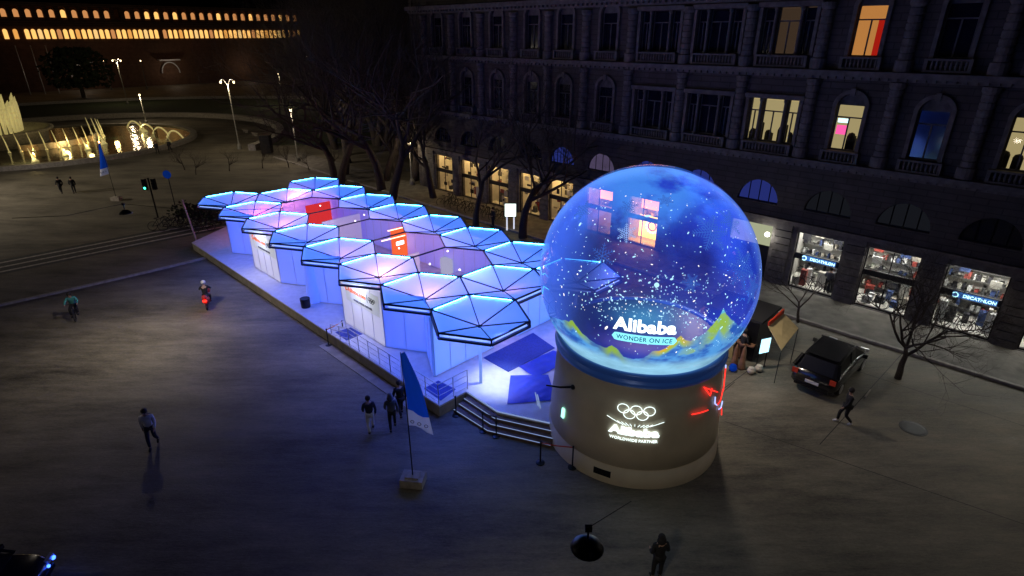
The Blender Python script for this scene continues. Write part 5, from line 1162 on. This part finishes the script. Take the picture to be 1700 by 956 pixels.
mb = MB(); mb.bar((-24.81, 42.71, 0), (-25.3, 42.9, 3.4), .09); single('leaning_post', mb, M['conc'], 'pale bare post leaning left of the pavilion end', 'post')
mb = MB(); mb.box((-33.7, 79.8, 1.2), (1.3, 1.0, 2.3)); mb.box((-33.7, 79.8, 2.42), (1.5, 1.2, .12)); mb.box((-33.7, 79.28, 1.3), (.9, .04, 1.5)); single('street_kiosk', mb, M['dark'], 'dark boxy kiosk standing before the far trees right of the tall lantern', 'kiosk')
for k, (x, y) in enumerate(((-44.5, 98), (-41.5, 94.5), (-39, 91))):
    mb = MB(); mb.box((x, y, .45), (1.8, .5, .08), R(-50)); mb.box((x + .35, y - .42, .2), (.1, .4, .42), R(-50)); mb.box((x - .35, y + .42, .2), (.1, .4, .42), R(-50)); single('bench', mb, M['conc'], 'small dark bench by the curved wall, ' + ('farthest', 'middle', 'nearest')[k] + ' of three', 'bench', 'benches by the curved wall')
# parked bicycles / scooters under the trees and by the crossing
spots = [(-6.3, 53.4, 20), (-5.6, 52.8, 35), (-4.9, 52.2, 10), (-4.2, 51.4, 30), (-3.4, 50.6, 15), (-1.9, 49.4, 40), (-1.2, 48.7, 25), (-.6, 48.1, 12), (-6.0, 54.3, 60), (-2.5, 50.0, 60), (-29.2, 47.4, 10), (-28.3, 47.0, 25), (-27.4, 46.6, 5), (-26.4, 46.3, 18), (-28.6, 46.0, 40), (-25.6, 45.4, 30), (-29.6, 46.2, 50)]
for k, (x, y, a) in enumerate(spots):
    c = copy_tree(bk); far = k < 10
    c['label'] = 'parked bicycle in the dark row under the street trees behind the pavilion' if far else 'parked bicycle in the dark cluster left of the pavilion by the crossing'
    c['group'] = 'bicycles parked under the street trees' if far else 'bicycles parked by the crossing'; put(c, (x, y, 0), R(a), s=1.1)

# ------------------------------------------------------------------ suspended street lamps
def hang(label, p, span, ang_, e, group='suspended street lamps', tgt=None, cone=150):
    t = thing('hanging_lamp', label, 'street lamp', p, group); p = Vector(p); d = Vector((math.cos(ang_), math.sin(ang_), 0))
    mb = MB(); mb.lathe([(0, .12), (.1, .12), (.17, .07), (.28, -.02), (.3, -.06), (.26, -.07), (.16, -.02), (0, -.02)], p, 20); build('shade', mb, M['dark'], t, True)
    mb = MB(); mb.lathe([(0, -.09), (.2, -.06), (.2, -.03), (0, -.03)], p, 16); build('lens', mb, M['e_warm'], t)
    mb = MB(); mb.tube([p + Vector((0, 0, .16)), p + Vector((0, 0, .4))], .02, 6); mb.box(p + Vector((.0, 0, .4)), (.12, .08, .1)); build('hanger', mb, M['dark'], t)
    l = lampw('hanging_lamp_light', 'SPOT', p - Vector((0, 0, .15)), e, (1, .87, .7), .25, cone, 1)
    if tgt: aim(l, tgt)
    return t
HB = at(975, 905, 6.7)
def hangaim(l, tgt): pass
def cable(pts, la, r=.012): mb = MB(); mb.tube(pts, r, 5); single('overhead_cable', mb, M['rubber'], la, 'cable')
hang('dark domed street lamp hanging on a cable in the foreground below the globe', HB, 20, 0, 340, cone=172, tgt=Vector((2.6, 12, 0)))
HL = at(208, 352, 7.0)
hang('small dark lamp hanging over the plaza between the fountain and the crossing', HL, 20, 0, 1300, cone=165)
cable([at(20, 362, 7.6), at(110, 358, 7.45), HL + Vector((0, 0, .42)), at(330, 350, 7.5), at(470, 346, 7.8)], 'thin cable carrying the small lamp across the left plaza', .012)
cable([HB + Vector((0, 0, .42)), at(1040, 838, 6.9), at(1100, 780, 6.9), BC + Vector((1.2, -2.9, 7.4 - .3))] if False else [HB + Vector((0, 0, .42)), at(1048, 832, 7.3)], 'short cable running from the foreground lamp towards the globe', .007)
# unseen lamps added past the picture edges to light the square, plaza and right paving
hang('unseen lamp added past the left picture edge to light the open square', Vector((-34.0, 14.0, 11)), 20, 0, 1100, tgt=Vector((-15, 22, 0)), cone=120)
hang('unseen lamp added past the left picture edge to light the fountain plaza', Vector((-64, 47, 10)), 20, 0, 22000, tgt=Vector((-40, 60, 0)), cone=120)
hang('unseen lamp added past the right picture edge to light the paving', Vector((24, 16.5, 10.0)), 20, 0, 800, tgt=Vector((15, 17, 0)), cone=110)
hang('hanging lamp seen as a warm glint through the globe', at(1183, 352, 8.0), 20, 0, 1500, cone=150)

# ------------------------------------------------------------------ trees
def tree_mesh(seed, h, spread, levels, r0, kids=(3, 5), n0=8, fork=.28, up=.35):
    r = random.Random(seed); tr = MB(); cr = MB()
    def grow(p, d, L, rad, lv):
        n = 4 if lv < 2 else 3; pts = [p]; rr = [rad]; q = p
        for i in range(n):
            d = (d + Vector((r.gauss(0, .12), r.gauss(0, .12), r.gauss(0, .08) + (.06 if lv else 0)))).normalized(); q = q + d * L / n; pts.append(q); rr.append(rad * (1 - .45 * (i + 1) / n))
        (tr if lv == 0 else cr).tube(pts, rr, n0 if lv == 0 else (6 if lv == 1 else (4 if lv == 2 else 3)), cap=lv < 1)
        if lv >= levels: return
        k = r.randint(*kids) + (1 if lv == 0 else 0)
        for c in range(k):
            f = 1 - r.random() * (.25 if lv == 0 else .75) if c else 1; i = min(n, max(1, round(f * n))); b = pts[i]
            a = r.uniform(0, 2 * PI); side = d.orthogonal().normalized(); side.rotate(__import__('mathutils').Quaternion(d, a))
            nd = (d * (1 - spread) + side * spread * r.uniform(.7, 1.3) + Vector((0, 0, up * .3))).normalized(); grow(b, nd, L * r.uniform(.62, .85) if lv else L * r.uniform(.9, 1.3), rr[i] * r.uniform(.6, .8), lv + 1)
    grow(Vector((0, 0, -.1)), Vector((0, 0, 1)), h * fork, r0, 0); return tr, cr
def make_tree(name, label, seed, h, spread, levels, r0, group, loc, rz=0, **kw):
    t = thing(name, label, 'tree', (0, 0, 0), group); a, b = tree_mesh(seed, h, spread, levels, r0, **kw); build('trunk', a, M['wood'], t, True); build('crown', b, M['wood'], t, True); put(t, loc, rz); return t
G1 = 'bare street trees before the palazzo'
T1 = make_tree('bare_tree', 'large forked bare tree between the lit panel and the globe', 3, 15, .5, 6, .36, G1, Vector((.87, 43.8, 0)), 0, kids=(3, 4))
T2 = make_tree('bare_tree', 'bare tree standing before the yellow lit shop windows', 8, 14, .5, 5, .3, G1, Vector((-3.1, 46.95, 0)), 0, kids=(3, 4))
for o_, p, rz_, s_, la in ((T1, (-7.8, 55.8), 100, 1.0, 'bare tree with a warm lit crown behind the middle of the pavilion roof'), (T2, (-12.8, 63.5), 60, 1.15, 'bare tree second from the left end behind the pavilion'), (T1, (-19.9, 63.5), 210, 1.2, 'bare tree with a stout blue lit trunk behind the far end of the pavilion')):
    c = copy_tree(o_); put(c, (*p, 0), R(rz_), la, s_)
rnd = random.Random(77)
park = []
for k in range(48):
    u = rnd.uniform(48, 170); v = rnd.uniform(14, 34) + (u - 48) * .30; park.append((u, v))
for k in range(10): park.append((rnd.uniform(60, 110), rnd.uniform(10, 18)))
park += [(31, 16.5), (35, 18), (38, 20.5), (41, 24), (44, 19), (47, 28), (50, 23), (36, 23), (40, 16)]
park = [q for q in park if (lambda p: p.x / (.914 * p.y + 6))(W(*q)) > -.33]
for k, (u, v) in enumerate(park):
    c = copy_tree(T1 if k % 2 else T2); p = W(u, v, 0); put(c, p, rnd.uniform(0, 6), 'tall bare tree in the dark park behind the pavilion', rnd.uniform(1.3, 1.75)); c['group'] = 'bare trees of the dark park'
make_tree('bare_tree', 'low spreading bare tree on the pavement before the right bike shop windows', 15, 7.6, .55, 6, .16, 'bare trees by the bike shop', Vector((18.38, 23.22, 0)), 0, kids=(3, 4), fork=.24, up=.7)
make_tree('bare_tree', 'thin bare sapling before the bike shop window nearest the globe', 21, 4.6, .5, 4, .09, 'bare trees by the bike shop', Vector((16.29, 29.02, 0)), 1, kids=(3, 4))
sap = make_tree('sapling', 'bare sapling on the plaza edge, leftmost of the young row', 31, 4.2, .5, 4, .07, 'young saplings at the plaza edge', Vector((-36.9, 66.5, 0)), 0, kids=(3, 4))
for k, (x, y) in enumerate(((-33.9, 68.5), (-30.5, 70), (-27.5, 70.5), (-24.5, 69), (-39.5, 69), (-21.8, 70.2))):
    c = copy_tree(sap); put(c, (x, y, 0), k, 'bare sapling number %d along the plaza edge' % (k + 2) if False else 'slim bare sapling in the row along the far plaza edge', .9 + .1 * (k % 3))
    c['group'] = 'slim saplings along the far plaza edge'
# round evergreen in front of the castle: leafy clumps on limbs
def evergreen(label, p, r, h, seed):
    t = thing('evergreen_tree', label, 'tree', p, 'dark evergreens before the castle'); rn = random.Random(seed); p = Vector(p)
    mb = MB(); mb.tube([p, p + Vector((.2, 0, h * .4)), p + Vector((0, .2, h * .7))], [.5, .35, .15], 8)
    for k in range(7): a = rn.uniform(0, 6.28); mb.tube([p + Vector((0, 0, h * .3 + k * .5)), p + Vector((math.cos(a) * r * .7, math.sin(a) * r * .7, h * .5 + k * .5))], [.18, .05], 5)
    build('trunk', mb, M['wood'], t); mb = MB()
    for k in range(1500):
        a = rn.uniform(0, 2 * PI); f = rn.random() ** .4; e = rn.uniform(-.75, 1.0); rr = r * f * math.sqrt(max(0, 1 - (e * .9) ** 2)) * (1 + .18 * math.sin(3 * a + seed) + .1 * math.sin(7 * a))
        c = p + Vector((math.cos(a) * rr, math.sin(a) * rr, h * .55 + e * h * .44)); s_ = rn.uniform(.25, .7); d1 = Vector((rn.gauss(0, 1), rn.gauss(0, 1), rn.gauss(0, 1))).normalized() * s_; d2 = d1.orthogonal().normalized() * s_ * .7
        mb.add([c - d1, c + d2, c + d1, c - d2], [(0, 1, 2, 3)])
    build('crown', mb, M['grass'], t)
evergreen('broad dark evergreen in front of the castle right of the flagpoles', W(172, 18.5, 0), 7.0, 12, 1)
evergreen('dark evergreen at the right end of the castle wall by the park', W(165, 78, 0), 8, 9.5, 3)
# low shrubs beside the left end of the pavilion
for k, (x, y) in enumerate(((-28.4, 48.6), (-26.6, 47.8), (-25.0, 47.2))):
    t = thing('shrub', 'low dark shrub behind the parked bicycles, ' + ('left', 'middle', 'right')[k] + ' of three', 'shrub', (x, y, 0), 'dark shrubs left of the pavilion'); rn = random.Random(k)
    mb = MB(); mb.tube([(x, y, 0), (x, y, .7)], .05, 5); build('stem', mb, M['wood'], t); mb = MB()
    for q in range(260):
        c = Vector((x + rn.gauss(0, .55), y + rn.gauss(0, .5), .8 + rn.gauss(0, .32))); d1 = Vector((rn.gauss(0, 1), rn.gauss(0, 1), rn.gauss(0, 1))).normalized() * .16; d2 = d1.orthogonal().normalized() * .1; mb.add([c - d1, c + d2, c + d1, c - d2], [(0, 1, 2, 3)])
    build('foliage', mb, M['grass'], t)
